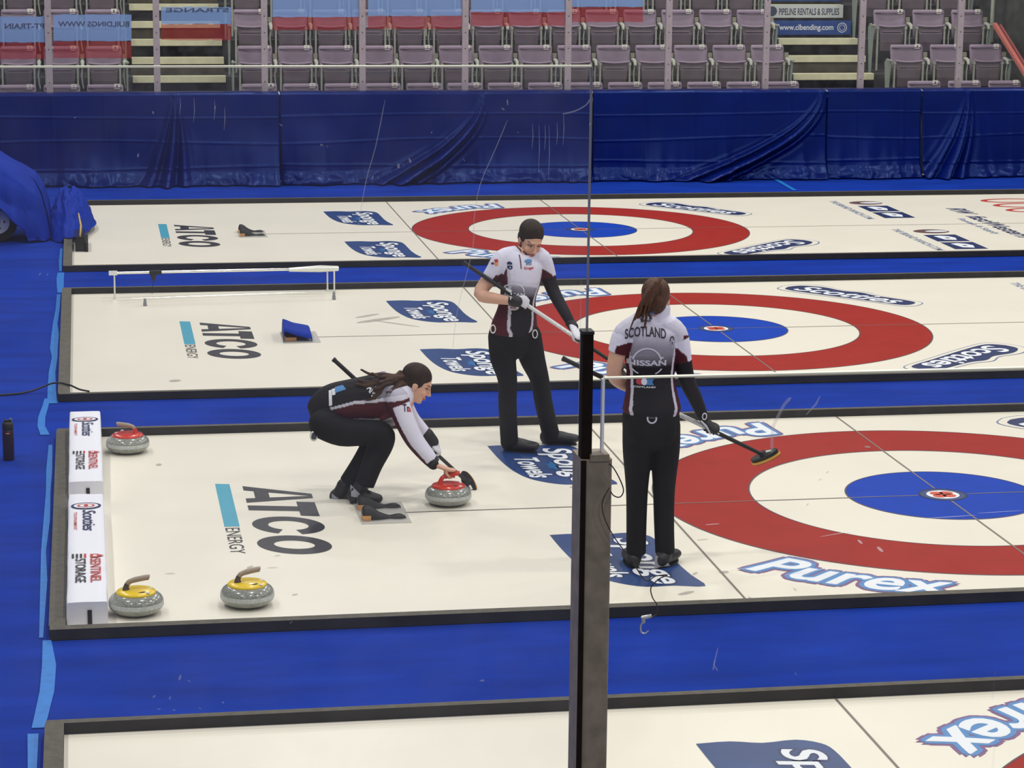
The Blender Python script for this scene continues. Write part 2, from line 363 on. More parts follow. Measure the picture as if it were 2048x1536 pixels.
# divider boards
def board(x0, x1, y0, y1, label, side=True):
    m = MB(); m.box(((x0+x1)/2, (y0+y1)/2, .026), (x1-x0, y1-y0, .058), rub_m, top=rubtop_m)
    return tag(m.build('divider_board', bevel=.003), label, 'divider')
for k in 'ABCD':
    cy = CY[k]; n, f = HW[k]; w = .07 if k == 'B' else .05
    if k != 'A': board(XL-.08, XR, cy-n-w, cy-n, f'long low black rubber divider along the near side of the {RING[k]} ice sheet')
    board(XL-.08, XR, cy+f, cy+f+.05, f'long low black rubber divider along the far side of the {RING[k]} ice sheet')
    board(XL-.085, XL, cy-n, cy+f, f'short low grey-black divider across the left end of the {RING[k]} ice sheet')
# ------------------------------------------------------------------ far side of the rink
m = MB(); m.box((2, 16.55, .54), (26, .5, 1.06), board_m); tag(m.build('wall_back'), kind='structure')
def fold(x, z, seed):
    h = 1.1-z; q = h/1.1; a = 0
    for i in range(7):
        ph = math.sin(seed*7.3+i*2.1)*40; fr = 2.2+i*1.7+math.sin(seed+i)*.6
        c = math.sin(x*fr+ph+.5*math.sin(z*1.7+i)); a += max(0, c)**5*(.05/(1+i*.5))
    d = -(.03+.16*q*q)*a*6*(.25+q)
    d += .07*noise.noise(Vector((x*.8, z*1.1, seed+9)))*(.3+q)
    d -= .010*math.exp(-((z-.83-.02*math.sin(x*.8+seed))/.009)**2)+.010*math.exp(-((z-.52-.03*math.sin(x*1.1+seed))/.009)**2)+.010*math.exp(-((z-.22-.03*math.sin(x*.7+seed*2))/.010)**2)
    xc = (x*1.0+seed*.3) % .62; d -= .007*math.exp(-((xc-.3)/.010)**2)
    d += .010*noise.noise(Vector((x*2.2, z*2.5, seed)))
    if z < .16: d -= (.16-z)/.16*(.05+.09*abs(noise.noise(Vector((x*5, z*9, seed+4)))))
    return d
def drape(x0, x1, seed, label, fan=None):
    x0 += .008; x1 -= .008; m = MB(); nx = int((x1-x0)/.02); zs = [1.115]*2+[1.10-.0115*i for i in range(96)]; nz = len(zs)
    V = []
    for i in range(nx+1):
        x = x0+(x1-x0)*i/nx
        for j, z in enumerate(zs):
            if j == 0: V.append((x, 16.42, 1.112)); continue
            if j == 1: V.append((x, 16.16, 1.118+.004*math.sin(x*9))); continue
            zz = max(z, .004); y = 16.10+fold(x, zz, seed)
            if fan:
                xf, wf, s = fan; q = (1.1-z); c = xf-q*q*s; ww = .03+wf*q
                y -= .20*math.exp(-((x-c)/ww)**2)*(.15+q)*(.55+.45*math.cos((x-c)/ww*7))
            V.append((x, y-.05*(1.1-z)**3, zz))
    F = [(i*nz+j, (i+1)*nz+j, (i+1)*nz+j+1, i*nz+j+1) for i in range(nx) for j in range(nz-1)]
    m.add(V, F, drape_m, True); o = m.build('drape'); s = o.modifiers.new('thickness', 'SOLIDIFY'); s.thickness = .004
    return tag(o, label, 'curtain', 'blue drapes hung over the far boards')
drape(-8.6, -2.93, 1.3, 'leftmost blue satin drape over the far boards, behind the covered vehicle', (-4.2, .2, .1))
drape(-2.93, .98, 2.1, 'blue satin drape over the far boards, behind the standing woman facing the camera', (-.4, .22, .9))
drape(.98, 4.02, 3.7, 'blue satin drape over the far boards, with a wide fan of folds', (3.95, .26, 1.3))
drape(4.02, 5.28, 4.9, 'narrow blue satin drape over the far boards, below the right stairs')
drape(5.28, 9.4, 6.2, 'rightmost blue satin drape over the far boards, below the right seats', (5.9, .2, .3))
# posts and panes above the far boards
PX = [-8.25, -6.97, -5.693, -4.399, -3.087, -1.88, -.595, .709, 1.998, 3.272, 4.53, 5.838, 7.12]
PLACE = {3: 'crossing the left stairs', 4: 'just right of the left stairs', 9: 'just left of the right stairs', 10: 'crossing the right stairs', 2: 'in front of the left seats', 11: 'in front of the right seats'}
ORD = ['first', 'second', 'third', 'fourth', 'fifth', 'sixth', 'seventh', 'eighth', 'ninth', 'tenth', 'eleventh', 'twelfth', 'thirteenth', 'fourteenth']
for i, x in enumerate(PX):
    if x < -6.5 or x > 6.5: continue
    m = MB(); m.box((0, 0, .95), (.078, .05, 1.9), stan_m)
    o = thing('glass_stanchion', f'lilac-grey metal glass post above the far boards, {PLACE.get(i) or ORD[i-2]+" from the left"}', 'post', (x, 16.36, 1.112), 0, 'posts of the far glass')
    for q in range(9): m.tube([(0, -.0245, .12+q*.2), (0, -.0275, .12+q*.2)], .007, blk_m, 8)
    m.build('upright', o)
for i in range(len(PX)-1):
    a, b = PX[i]+.04, PX[i+1]-.04
    if b < -6.9 or a > 7: continue
    m = MB(); m.box(((a+b)/2, 16.37, 2.06), (b-a, .012, 1.88), glassf_m)
    o = tag(m.build('rink_glass'), f'clear pane above the far boards, {"at the right edge" if i == 11 else "at the left edge" if i == 1 else ORD[i-2]+" pane from the left post"}', 'glass pane', 'panes of the far glass')
    if i in (1, 2, 3, 4, 5, 6, 7):  # reflections in the panes, painted on as tinted translucent bands
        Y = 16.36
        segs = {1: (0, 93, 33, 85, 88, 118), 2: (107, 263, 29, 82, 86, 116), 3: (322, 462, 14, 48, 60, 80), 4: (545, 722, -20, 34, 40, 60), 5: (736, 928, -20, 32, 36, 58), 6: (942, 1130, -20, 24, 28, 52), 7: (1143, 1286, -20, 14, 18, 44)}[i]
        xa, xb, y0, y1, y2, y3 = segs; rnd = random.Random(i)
        def band(ya, yb, mm, dz=0, name='painted_reflection'):
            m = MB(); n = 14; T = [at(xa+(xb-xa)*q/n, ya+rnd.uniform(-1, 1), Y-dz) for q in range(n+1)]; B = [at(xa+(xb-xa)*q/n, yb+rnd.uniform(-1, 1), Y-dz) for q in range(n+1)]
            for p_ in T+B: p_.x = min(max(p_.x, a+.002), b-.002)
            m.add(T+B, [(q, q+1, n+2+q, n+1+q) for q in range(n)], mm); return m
        band(y0, y1, refl_b).build('blue_reflection', o); band(y1, y3, refl_r).build('red_reflection', o)
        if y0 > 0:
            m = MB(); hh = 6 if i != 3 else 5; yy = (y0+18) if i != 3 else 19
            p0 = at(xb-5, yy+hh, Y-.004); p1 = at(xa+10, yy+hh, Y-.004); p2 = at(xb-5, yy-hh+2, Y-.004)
            text_fit(m, {1: 'PT-TRAIN', 2: 'BUILDINGS WWW', 3: 'STRANGE'}[i], refl_t, lambda a, b: p0+(p1-p0)*a+(p2-p0)*b, 1, 1, off=.02); m.build('reflected_lettering', o)
# stands
m = MB()
for r in range(6):
    z = .235+.4275*r; m.box((-2.0, 17.2+.8*r+.4-.0, z/2-.02 if r else z/2), (20.8, .8, max(z+.04, .1)), concd_m)
m.box((-2.0, 22.2, 2.6), (20.8, .4, 6.4), concd_m)
tag(m.build('seating_tiers'), 'dark concrete seating tiers rising behind the far boards', kind='structure')
def stairs(x0, x1, label):
    st = thing('stair_flight', label, 'stairs', ((x0+x1)/2, 17.2, 0)); w = x1-x0; m = MB()
    for j in range(-3, 7):
        z = 1.09+.2135*j; y = 1.6+.4*j; m.box((0, y+.2, z-.12), (w, .4, .24), conc_m); 
        s = MB(); s.box((0, y+.03, z-.03), (w-.02, .12, .088), nose_m); s.build('step_nosing', st, bevel=.006)
    m.build('treads', st); return st
stairs(-4.66, -3.42, 'concrete stairs with pale yellow nosings between the left and middle seats')
SR = stairs(4.33, 5.50, 'concrete stairs with pale nosings between the middle and right seats')
def sign(x0, x1, y, z0, z1, bg, fg, txt, label, extra=None):
    o = thing('stair_sign', label, 'sign', ((x0+x1)/2, y, (z0+z1)/2), 0); m = MB(); w = x1-x0; h = z1-z0; m.box((0, 0, 0), (w, .012, h), bg); m.build('panel', o)
    m = MB(); text_fit(m, txt, fg, flat((-w/2+(.08 if extra != 'l' else .18), -.0075, -h*.28), (1, 0, 0), (0, 0, 1)), w-(.34 if extra == 'r' else .24), h*.5, off=.02); m.build('lettering', o)
    m = MB()
    if extra == 'r':
        for s in (1, .6): m.add([(w/2-.13+.07*s*math.cos(a)*k, -.0075, .07*s*math.sin(a)*k) for k in (1, .85) for a in [i*math.pi/12 for i in range(24)]], [(i, (i+1) % 24, 24+(i+1) % 24, 24+i) for i in range(24)], fg)
    else: m.poly([(-w/2+.08+.07*math.cos(a), -.0075, .07*math.sin(a)) for a in [i*math.pi/10 for i in range(20)]], fg)
    m.build('emblem', o); return o
sign(4.36, 5.49, 19.93, 1.56, 1.76, mat('sign_blue', rgb(34, 70, 140), .5), mat('sign_white', rgb(225, 228, 230), .5), 'www.clbending.com', 'blue sign with a white web address on the right stairs, below the white sign', 'r')
sign(4.36, 5.49, 20.33, 1.775, 1.96, mat('sign_pale', rgb(205, 210, 205), .5), mat('sign_ink', rgb(60, 68, 92), .5), 'PIPELINE RENTALS & SUPPLIES', 'white sign with dark capitals on the right stairs, above the blue sign', 'l')
m = MB(); m.box((4.96, 20.72, 2.06), (1.2, .012, .14), MATS['sign_blue']); tag(m.build('stair_sign'), 'strip of a plain dark blue sign at the top edge of the right stairs', 'sign')

# seats ------------------------------------------------------------
def make_seat():
    t = thing('stadium_seat', 'x', 'seat')
    m = MB(); n = 10; V = []; F = []
    prof = [(.47, -.015), (.56, 0), (.66, .012), (.76, .03), (.835, .046), (.86, .052)]
    for zi, (z, y) in enumerate(prof):
        hw = .228 if zi < 5 else .216
        for k in range(n+1):
            u = -1+2*k/n; V.append((u*hw, y-.02+.02*(1-u*u)-.0, z))
    L = len(V)
    V += [(x, y+.018, z) for x, y, z in V]
    for zi in range(len(prof)-1):
        for k in range(n):
            a = zi*(n+1)+k; F += [(a, a+1, a+n+2, a+n+1), (L+a, L+a+n+1, L+a+n+2, L+a+1)]
    for k in range(n): F += [((len(prof)-1)*(n+1)+k, (len(prof)-1)*(n+1)+k+1, L+(len(prof)-1)*(n+1)+k+1, L+(len(prof)-1)*(n+1)+k), (k, L+k, L+k+1, k+1)]
    for zi in range(len(prof)-1):
        a = zi*(n+1); b = a+n; F += [(a, a+n+1, L+a+n+1, L+a), (b, L+b, L+b+n+1, b+n+1)]
    m.add(V, F, seat_m, True); m.box((0, .018, .825), (.43, .03, .012), seat_m)
    m.build('backrest', t)
    # folded seat pan, rolled lip at the top
    m = MB(); lip = []
    for k in range(11):
        u = -1+2*k/10; lip.append((u*.205, -.115, .652-.018*(1-u*u)))
    m.tube(lip, .015, seat_m, 8)
    V = []; 
    for z, hw, y in [(.64, .178, -.085), (.55, .172, -.105), (.535, .17, -.12), (.42, .16, -.115), (.30, .152, -.085)]:
        V += [(-hw, y, z), (-hw*.8, y-.006, z), (hw*.8, y-.006, z), (hw, y, z), (hw, y+.03, z), (-hw, y+.03, z)]
    F = []
    for i in range(4):
        for k in range(6): F.append((i*6+k, i*6+(k+1) % 6, (i+1)*6+(k+1) % 6, (i+1)*6+k))
    m.add(V, F+[(0, 5, 4, 3, 2, 1), (24, 25, 26, 27, 28, 29)], seatd_m); m.box((0, -.122, .57), (.27, .008, .010), seat_m)
    m.build('seat_pan', t)
    for s in (-1, 1):
        m = MB(); m.box((s*.202, -.105, .32), (.024, .03, .58), cast_m); m.box((s*.202, -.10, .622), (.036, .05, .045), cast_m); m.build('bracket', t, bevel=.003)
    m = MB(); m.tube([(.262, -.17, .60), (.262, -.15, .655), (.262, -.06, .67), (.262, .05, .675)], [.018, .026, .028, .02], cast_m, 8)
    m.box((.262, .0, .73), (.052, .03, .06), mat('cast_olive', rgb(150, 146, 128), .6))
    m.tube([(.262, -.15, .62), (.250, -.14, .50), (.257, -.13, .40), (.27, -.12, .33)], .009, cast_m, 8); m.box((.268, -.06, .30), (.02, .03, .6), mat('cast_dark', rgb(60, 62, 62), .6))
    m.build('armrest', t)
    m = MB(); m.box((0, 0, 0), (.074, .006, .064), plate_m); o = m.build('number_plate', t); o.location = (.150, .012, .838)
    return t
def copy_tree(o):
    r = o.copy(); COL.objects.link(r)
    for ch in o.children:
        c = ch.copy(); COL.objects.link(c); c.parent = r
    return r
digit_me = {}
def digits(n):
    if n not in digit_me:
        m = MB(); w = .009*len(str(n)); text_fit(m, str(n), rub_m, flat((-w, -.0045, -.015), (1, 0, 0), (0, 0, 1)), 2*w, .030); o = m.build('digits'); digit_me[n] = o.data; bpy.data.objects.remove(o)
    o = bpy.data.objects.new('digits', digit_me[n]); COL.objects.link(o); return o
def end_panel(t, s):
    m = MB(); x = s*.292; m.prism([(x-.012, -.20, .66), (x-.012, -.05, .68), (x-.012, .02, .62), (x-.012, -.04, .25), (x-.012, -.07, .0), (x-.012, -.12, 0), (x-.012, -.14, .25)], (.024, 0, 0), mat('end_panel_green', rgb(150, 164, 152), .5)); m.box((x, -.215+.02, .665), (.05, .06, .02), cast_m); m.build('end_panel', t)
seat0 = make_seat(); first = True
ROWN = ['front row', 'second row', 'third row', 'top row in view']
BL = [('left', [-6.65, -6.11, -5.56, -5.02]), ('middle', [3.858-.533*(13-i) for i in range(14)]), ('right', [5.822, 6.388, 6.955])]
for r in range(4):
    y = 17.6+.8*r; z = .235+.4275*r
    for bn, xs in BL:
        for i, x in enumerate(xs):
            s = seat0 if first else copy_tree(seat0); 
            if first: first = False
            zz = z+(.012 if bn == 'right' else -.01)
            s.location = (x, y, z)
            if bn == 'left': lab = f'lilac folded seat, {ROWN[r]} left of the left stairs, {ORD[3-i]} from them'; num = 4-i
            elif bn == 'middle': lab = f'lilac folded seat, {ROWN[r]} of the middle block, {ORD[i]} from its left end'; num = i+1
            else: lab = f'lilac folded seat, {ROWN[r]} right of the right stairs, {ORD[i]} from them'; num = i+1
            s['label'] = lab; s['group'] = f'{ROWN[r]} of the {bn} seats'
            pl = [c for c in s.children if c.name.startswith('number_plate')][0]
            s['_n'] = num; d = digits(num); d.parent = pl
            if (bn, i) in (('middle', 0), ('right', 0)): s['_e'] = -1
            if (bn, i) in (('left', 3), ('middle', 13), ('right', 2)): s['_e'] = 1
for s in [o for o in COL.objects if '_n' in o]:
    if '_e' in s: end_panel(s, s['_e']); del s['_e']
    del s['_n']
# right edge: rail, dark recess wall
m = MB(); m.box((7.62, 19.5, 1.5), (.10, 5.0, 3.4), mat('recess_wall', rgb(70, 72, 66), .8, noise_amt=.2, nscale=5)); tag(m.build('wall_right'), kind='structure')
m = MB(); m.box((0, 0, 0), (.05, 1.55, .055), rail_m, rot=Matrix.Rotation(R(25), 3, 'X')); m.box((.08, 0, -.02), (.03, 1.55, .05), mat('salmon_rail_dark', rgb(180, 95, 90), .5), rot=Matrix.Rotation(R(25), 3, 'X'))
for dy in (-.55, .55): m.box((.03, dy, dy*.45-.35), (.03, .03, .7), rub_m)
tag(m.build('handrail', loc=(7.25, 18.2, 1.44)), 'salmon pink sloping handrail at the right end of the seats', 'handrail')
m = MB(); m.tube([(7.36, 19.3, 1.5), (7.36, 19.3, 3.0)], .03, cast_m); tag(m.build('rail_post'), 'grey round steel post at the top of the salmon handrail', 'post')
#PART2
def atz(px, py, z=0.):
    d = _f + _r2*((px-1024)/FPX) - _u2*((py-768)/FPX); return CAM + d*((z-CAM.z)/d.z)
# ------------------------------------------------------------------ curling stones
def stone(label, x, y, capm, ang, group=None, gm=None):
    t = thing('curling_stone', label, 'curling stone', (x, y, .001), ang, group)
    m = MB()
    prof = [(0, .001), (.062, .001), (.066, .004), (.10, .008), (.125, .020), (.139, .036), (.1435, .047), (.1435, .071), (.139, .084), (.128, .098), (.112, .108), (.104, .112), (.0, .113)]
    m.lathe(prof, [granite_m]*6+[band_m]+[granite_m]*5, 56); m.build('granite_body', t)
    m = MB(); m.lathe([(.104, .112), (.105, .117), (.098, .124), (.070, .130), (.03, .133), (0, .134)], capm, 48); cap = m.build('coloured_cap', t)
    m = MB()
    m.tube([(-.052, 0, .128), (-.052, 0, .146), (-.045, 0, .162)], [.021, .015, .0135], capm if capm is sred_m else mat('grip_collar', rgb(84, 72, 62), .4), 14)
    m.tube(catmull([(-.045, 0, .160), (-.034, 0, .172), (-.01, 0, .180), (.03, 0, .186), (.062, 0, .189), (.070, 0, .188)], 4), [.0135]*8+[.0148]*12+[.008], gm or grip_m, 14); m.build('grip', t)
    m = MB()
    for a in (-.9, .2): 
        m.tube([(.078*math.cos(a), .078*math.sin(a)-.02, .124), (.078*math.cos(a), .078*math.sin(a)-.02, .131)], .010, alu_m, 12)
    m.tube([(0, -.07, .127), (.018, -.072, .130), (.034, -.066, .130)], .004, navy_m, 6); m.build('cap_badge', t)
    return t
stone('curling stone with a yellow cap and tan handle, against the front white bumper', atz(274, 1238).x+.0, -1.885, syel_m, R(8), 'stones standing on the second nearest ice sheet')
stone('curling stone with a yellow cap standing alone on the ice below the lettering', -4.492, -1.815, syel_m, R(14), 'stones standing on the second nearest ice sheet')
stone('curling stone with a red cap and tan handle, beside the rear white bumper', -5.052, 1.83, sred_m, R(170), 'stones standing on the second nearest ice sheet')
ST = (-3.128, .175)
stone('curling stone with a red cap held by the crouching woman', ST[0], ST[1], sred_m, R(12), 'stones standing on the second nearest ice sheet', sred_m)
# ------------------------------------------------------------------ bumpers
def bumper(label, y0, y1, tilt, nm='vinyl_bumper'):
    t = thing(nm, label, 'bumper', (-5.33, y0, .0), 0, 'white bumpers at the left end of the ice'); t.rotation_euler = (tilt, 0, 0)
    bm = bmesh.new(); L = y1-y0; n = 40
    m = MB(); V = []; sec = [(-.105, .001), (-.107, .06), (-.103, .126), (-.096, .133), (-.05, .134), (0, .135), (.05, .134), (.096, .133), (.103, .126), (.107, .06), (.105, .001)]
    for i in range(n+1):
        yy = L*i/n
        for k, (x, z) in enumerate(sec):
            w = noise.noise(Vector((x*9, yy*4, z*9)))*.004; V.append((x+w, yy, max(.001, z+w*.7)))
    K = len(sec)
    m.add(V, [(i*K+k, i*K+k+1, (i+1)*K+k+1, (i+1)*K+k) for i in range(n) for k in range(K-1)], vinyl_m, True)
    m.add([v for v in V[:K]]+[v for v in V[-K:]], [list(range(K))[::-1], list(range(K, 2*K))], vinyl_m); m.build('vinyl_cover', t)
    m = MB(); F = lambda u, v: flat((-.105+v, L-u, .1385), (0, -1, 0), (1, 0, 0)); z = .1385
    k = L/2.28
    for rx, ry, mm, dz in ((.088, .075, navy_m, 0), (.072, .058, white_m, .0004), (.052, .044, ired_m, .0008), (.038, .031, white_m, .0012), (.014, .028, ired_m, .0016)):
        m.poly([(rx*math.cos(a), L-.30*k+ry*k*math.sin(a), z+dz) for a in [k*math.pi/16 for k in range(32)]], mm)
    text_fit(m, 'Scotties', navy_m, F(.40*k, .085), .46*k, .075, off=.01, shear=.3); text_fit(m, 'TOURNAMENT', ired_m, F(.44*k, .035), .40*k, .018, off=.01); m.build('event_badge', t)
    m = MB(); text_fit(m, 'SENTINEL', ired_m, F(1.46*k, .125), .46*k, .055, off=.015); text_fit(m, 'STORAGE', blk_m, F(1.46*k, .045), .46*k, .055, off=.015)
    for q in range(4): m.poly([(-.08+q*.022, L-1.36*k, z), (-.08+q*.022, L-1.44*k, z), (-.068+q*.022, L-1.44*k, z), (-.068+q*.022, L-1.36*k, z)], ired_m if q > 2 else blk_m)
    m.poly([(.02, L-1.37*k, z), (.02, L-1.44*k, z), (.055, L-1.44*k, z), (.095, L-1.405*k, z), (.055, L-1.37*k, z)], ired_m); m.poly([(.035, L-1.39*k, z+.0004), (.035, L-1.42*k, z+.0004), (.055, L-1.42*k, z+.0004), (.055, L-1.39*k, z+.0004)], white_m); m.build('sponsor_lettering', t)
    m = MB(); m.box((.012, -.004, .046), (.022, .006, .092), blk_m); m.build('strap_slot', t)
    return t
bumper('long white vinyl bumper with sponsor lettering, the nearer one at the end of the ice', -2.10, .18, 0)
bumper('long white vinyl bumper with sponsor lettering, behind the red-capped stone', .50, 2.30, R(1.6))
# ------------------------------------------------------------------ hacks
def foot_shape(m, x, y, s, mm):
    """rubber foot hold: steep curved back dropping to a long oval tongue"""
    side = catmull([(-.145, .006), (-.142, .075), (-.12, .092), (-.085, .078), (-.04, .045), (.02, .022), (.06, .026), (.095, .026), (.118, .012), (.12, .004)], 3)
    wid = lambda q: .050 if q < -.05 else (.050-.022*(q+.05)/.07 if q < .02 else (.028+.012*math.sin(min(1, (q-.02)/.07)*math.pi*.6) if q < .1 else .03))
    V = []; F = []
    for q, z in side:
        w = wid(q); V += [(x+q, y-w, .004), (x+q, y-w*.9, z*.8), (x+q, y, z), (x+q, y+w*.9, z*.8), (x+q, y+w, .004)]
    for i in range(len(side)-1):
        for k in range(4): F.append((i*5+k, i*5+k+1, i*5+k+6, i*5+k+5))
    m.add(V, F, mm, True); m.add(V[:5], [(4, 3, 2, 1, 0)], mm)
def hack(label, cy, kind):
    t = thing('foot_hack', label, 'hack', (-3.56, cy, 0)); m = MB()
    m.box((.0, 0, .004), (.30, .50, .006), clearp_m); m.build('base_plate', t)
    if kind != 'cloth':
        for s in (-1, 1):
            m = MB(); m.box((-.112, s*.13-.02, .020), (.05, .085, .028), wood_m); m.build('wood_block', t, bevel=.003)
            m = MB(); foot_shape(m, .01, s*.13, 1, blk_m); m.build('rubber_foot', t)
    else:
        m = MB(); m.box((-.09, 0, .022), (.09, .36, .028), wood_m); m.build('wood_block', t)
        m = MB(); P = catmull([(-.155, .03), (-.15, .12), (-.135, .128), (-.06, .10), (.03, .078), (.07, .07), (.085, .03)], 3); V = []; n = 8
        for a, z in P:
            for k in range(n+1):
                y = -.22+.44*k/n+.0; V.append((a+.02*k/n+.006*noise.noise(Vector((a*20, y*9, 0))), y, z-(.035 if k in (0, n) else 0)+.006*noise.noise(Vector((a*15, y*11, 3)))))
        m.add(V, [(i*(n+1)+k, (i+1)*(n+1)+k, (i+1)*(n+1)+k+1, i*(n+1)+k+1) for i in range(len(P)-1) for k in range(n)], cloth_m, True)
        o = m.build('cloth_cover', t); s = o.modifiers.new('t', 'SOLIDIFY'); s.thickness = .004
    return t
hack('black rubber hack with wood blocks under the foot of the crouching woman', 0, 'b')
hack('hack under a blue cloth on the second farthest ice sheet', 5.825, 'cloth')
hack('small black rubber hack on the farthest ice sheet', 11.818, 'b')
# ------------------------------------------------------------------ aluminium frame on the second farthest sheet
t = thing('pebble_rail', 'long low bright metal rail frame on short legs across the left of the ice', 'rail frame', (-4.1, 7.9, 0))
def loc(p): return Vector(p)-Vector((-4.1, 7.9, 0))
a = at(226, 546, 7.892); b = at(676, 537, 8.114)
m = MB(); m.tube([loc(a), loc(b)], .013, steel_m, 10); m.build('top_bar', t)
m = MB(); m.tube([loc(at(578, 539.5, 8.03)), loc(at(640, 537.5, 8.06)), loc(at(676, 537, 8.10))], [.018, .032, .024], alu_m, 10); m.build('bar_head', t)
for q, fx, fy in ((228, -5.055, 7.892), (655, -3.112, 8.114), (671, -3.06, 8.0)):
    m = MB(); zt = a.z if q < 400 else b.z; m.tube([loc((fx, fy, .004)), loc((fx, fy, .03)), loc((fx, fy, zt))], [.014, .008, .008], alu_m, 8); m.build('leg', t)
m = MB(); q = at(226, 546, 7.892); m.box(loc(q), (.075, .05, .035), alu_m); m.build('end_fitting', t)
m = MB(); q = at(311, 545, 7.93); m.box(loc(q), (.11, .05, .035), blk_m); q2 = at(307, 556, 7.93); m.tube([loc(q2)+Vector((0, 0, .04)), loc(q2), loc(q2)-Vector((0, 0, .03))], [.03, .02, .008], blk_m, 8); m.tube([loc(q2)-Vector((0, 0, .02)), loc(at(304, 588, 7.93))], .003, blk_m, 6); m.build('sensor_clamp', t)
t = thing('measuring_rail', 'thin steel rail just above the ice below the bright metal frame', 'rail', (-4.0, 7.6, 0))
def loc(p): return Vector(p)-Vector((-4.0, 7.6, 0))
m = MB(); m.tube([loc(at(265, 597, 7.50)), loc(at(672, 583, 7.66))], .006, steel_m, 8); m.build('bar', t)
for q, y0, yb in ((290, 7.50, 0), (668, 7.64, 0)):
    g = at(q, 597 if q < 400 else 584, y0); m = MB(); m.tube([loc(g), loc((g.x, g.y, .004))], [.010, .020], steel_m, 8); m.build('leg', t)
# ------------------------------------------------------------------ floor odds and ends
t = thing('water_bottle', 'tall black water bottle standing alone on the blue carpet', 'bottle', (-5.83, 1.72, -.005))
bp_m = mat('bottle_plum', rgb(40, 18, 34), .35); m = MB(); m.lathe([(0, 0), (.034, 0), (.037, .006), (.037, .19), (.034, .205), (.030, .21), (0, .21)], bp_m, 28); m.build('body', t)
m = MB(); m.lathe([(.035, .205), (.036, .212), (.036, .245), (.028, .256), (0, .258)], blk_m, 28); m.box((0, .0, .262), (.05, .018, .014), blk_m); m.tube([(.02, 0, .258), (.026, 0, .272), (.01, 0, .278)], .006, mat('spout_grey', rgb(120, 120, 124), .4), 8); m.build('lid', t)
m = MB(); m.box((0, -.0355, .186), (.024, .004, .008), MATS['salmon_rail']); m.build('lid_mark', t)
m = MB(); m.tube(catmull([(-7.6, 3.62, .004), (-6.6, 3.70, .004), (-5.95, 3.77, .004), (-5.73, 3.84, .012), (-5.56, 3.87, .064), (-5.45, 3.80, .064), (-5.37, 3.62, .064), (-5.30, 3.54, .064)], 6), .007, blk_m, 8)
tag(m.build('black_cable'), 'thin black cable running over the carpet onto a divider', 'cable')
def tape(pts, label, z=.001):
    pts = [(x-.004, y, w*.62) for x, y, w in pts]
    m = MB(); V = []
    for x, y, w in pts: V += [(x-w, y, z+.002*noise.noise(Vector((x*3, y*5, 0)))), (x+w, y, z+.002*noise.noise(Vector((x*5, y*3, 1))))]
    m.add(V, [(2*i, 2*i+1, 2*i+3, 2*i+2) for i in range(len(pts)-1)], tape_m); o = m.build('carpet_tape'); s = o.modifiers.new('t', 'SOLIDIFY'); s.thickness = .003; s.offset = 1
    return tag(o, label, 'tape', 'blue tape strips along the left carpet seam')
tape([(-5.545, 11.0, .022), (-5.55, 10.2, .026), (-5.545, 9.55, .02)], 'pale blue carpet tape strip beside the farthest ice sheet')
tape([(-5.54, 9.45, .05), (-5.545, 9.1, .055), (-5.54, 8.6, .05), (-5.545, 8.3, .03)], 'blue carpet tape patch between the two farthest ice sheets')
tape([(-5.55, 8.2, .03), (-5.555, 7.4, .028), (-5.57, 6.7, .03), (-5.565, 6.2, .05), (-5.57, 5.6, .05), (-5.56, 5.2, .035), (-5.575, 4.6, .04), (-5.57, 3.9, .05), (-5.56, 3.45, .06)], 'blue carpet tape strip beside the second farthest ice sheet')
tape([(-5.60, 3.62, .03), (-5.61, 3.35, .035), (-5.63, 3.0, .04), (-5.63, 2.7, .042), (-5.60, 2.42, .05)], 'wavy blue carpet tape strip just behind the rear bumper')
tape([(-5.56, 2.1, .02), (-5.56, 1.4, .03), (-5.56, .8, .022), (-5.56, .1, .03), (-5.57, -.6, .022), (-5.56, -1.2, .03), (-5.56, -1.8, .022), (-5.56, -2.25, .016)], 'narrow blue carpet tape strip beside the white bumpers')
tape([(-5.53, -2.3, .035), (-5.515, -2.7, .055), (-5.52, -3.1, .055), (-5.545, -3.5, .05), (-5.555, -3.62, .045)], 'widest blue carpet tape strip, between the two nearest ice sheets')
tape([(-5.575, -3.7, .04), (-5.57, -4.2, .03), (-5.57, -5.2, .025)], 'blue carpet tape strip beside the nearest ice sheet')
m = MB(); a = atz(1540, 352); b = atz(1590, 381); m.poly([(a.x-.03, a.y+.0, .002), (b.x-.03, b.y, .002), (b.x+.03, b.y, .002), (a.x+.03, a.y, .002)], tape_m); tag(m.build('carpet_tape'), 'short slanting tape strip on the carpet below the wide fan of drape folds', 'tape')
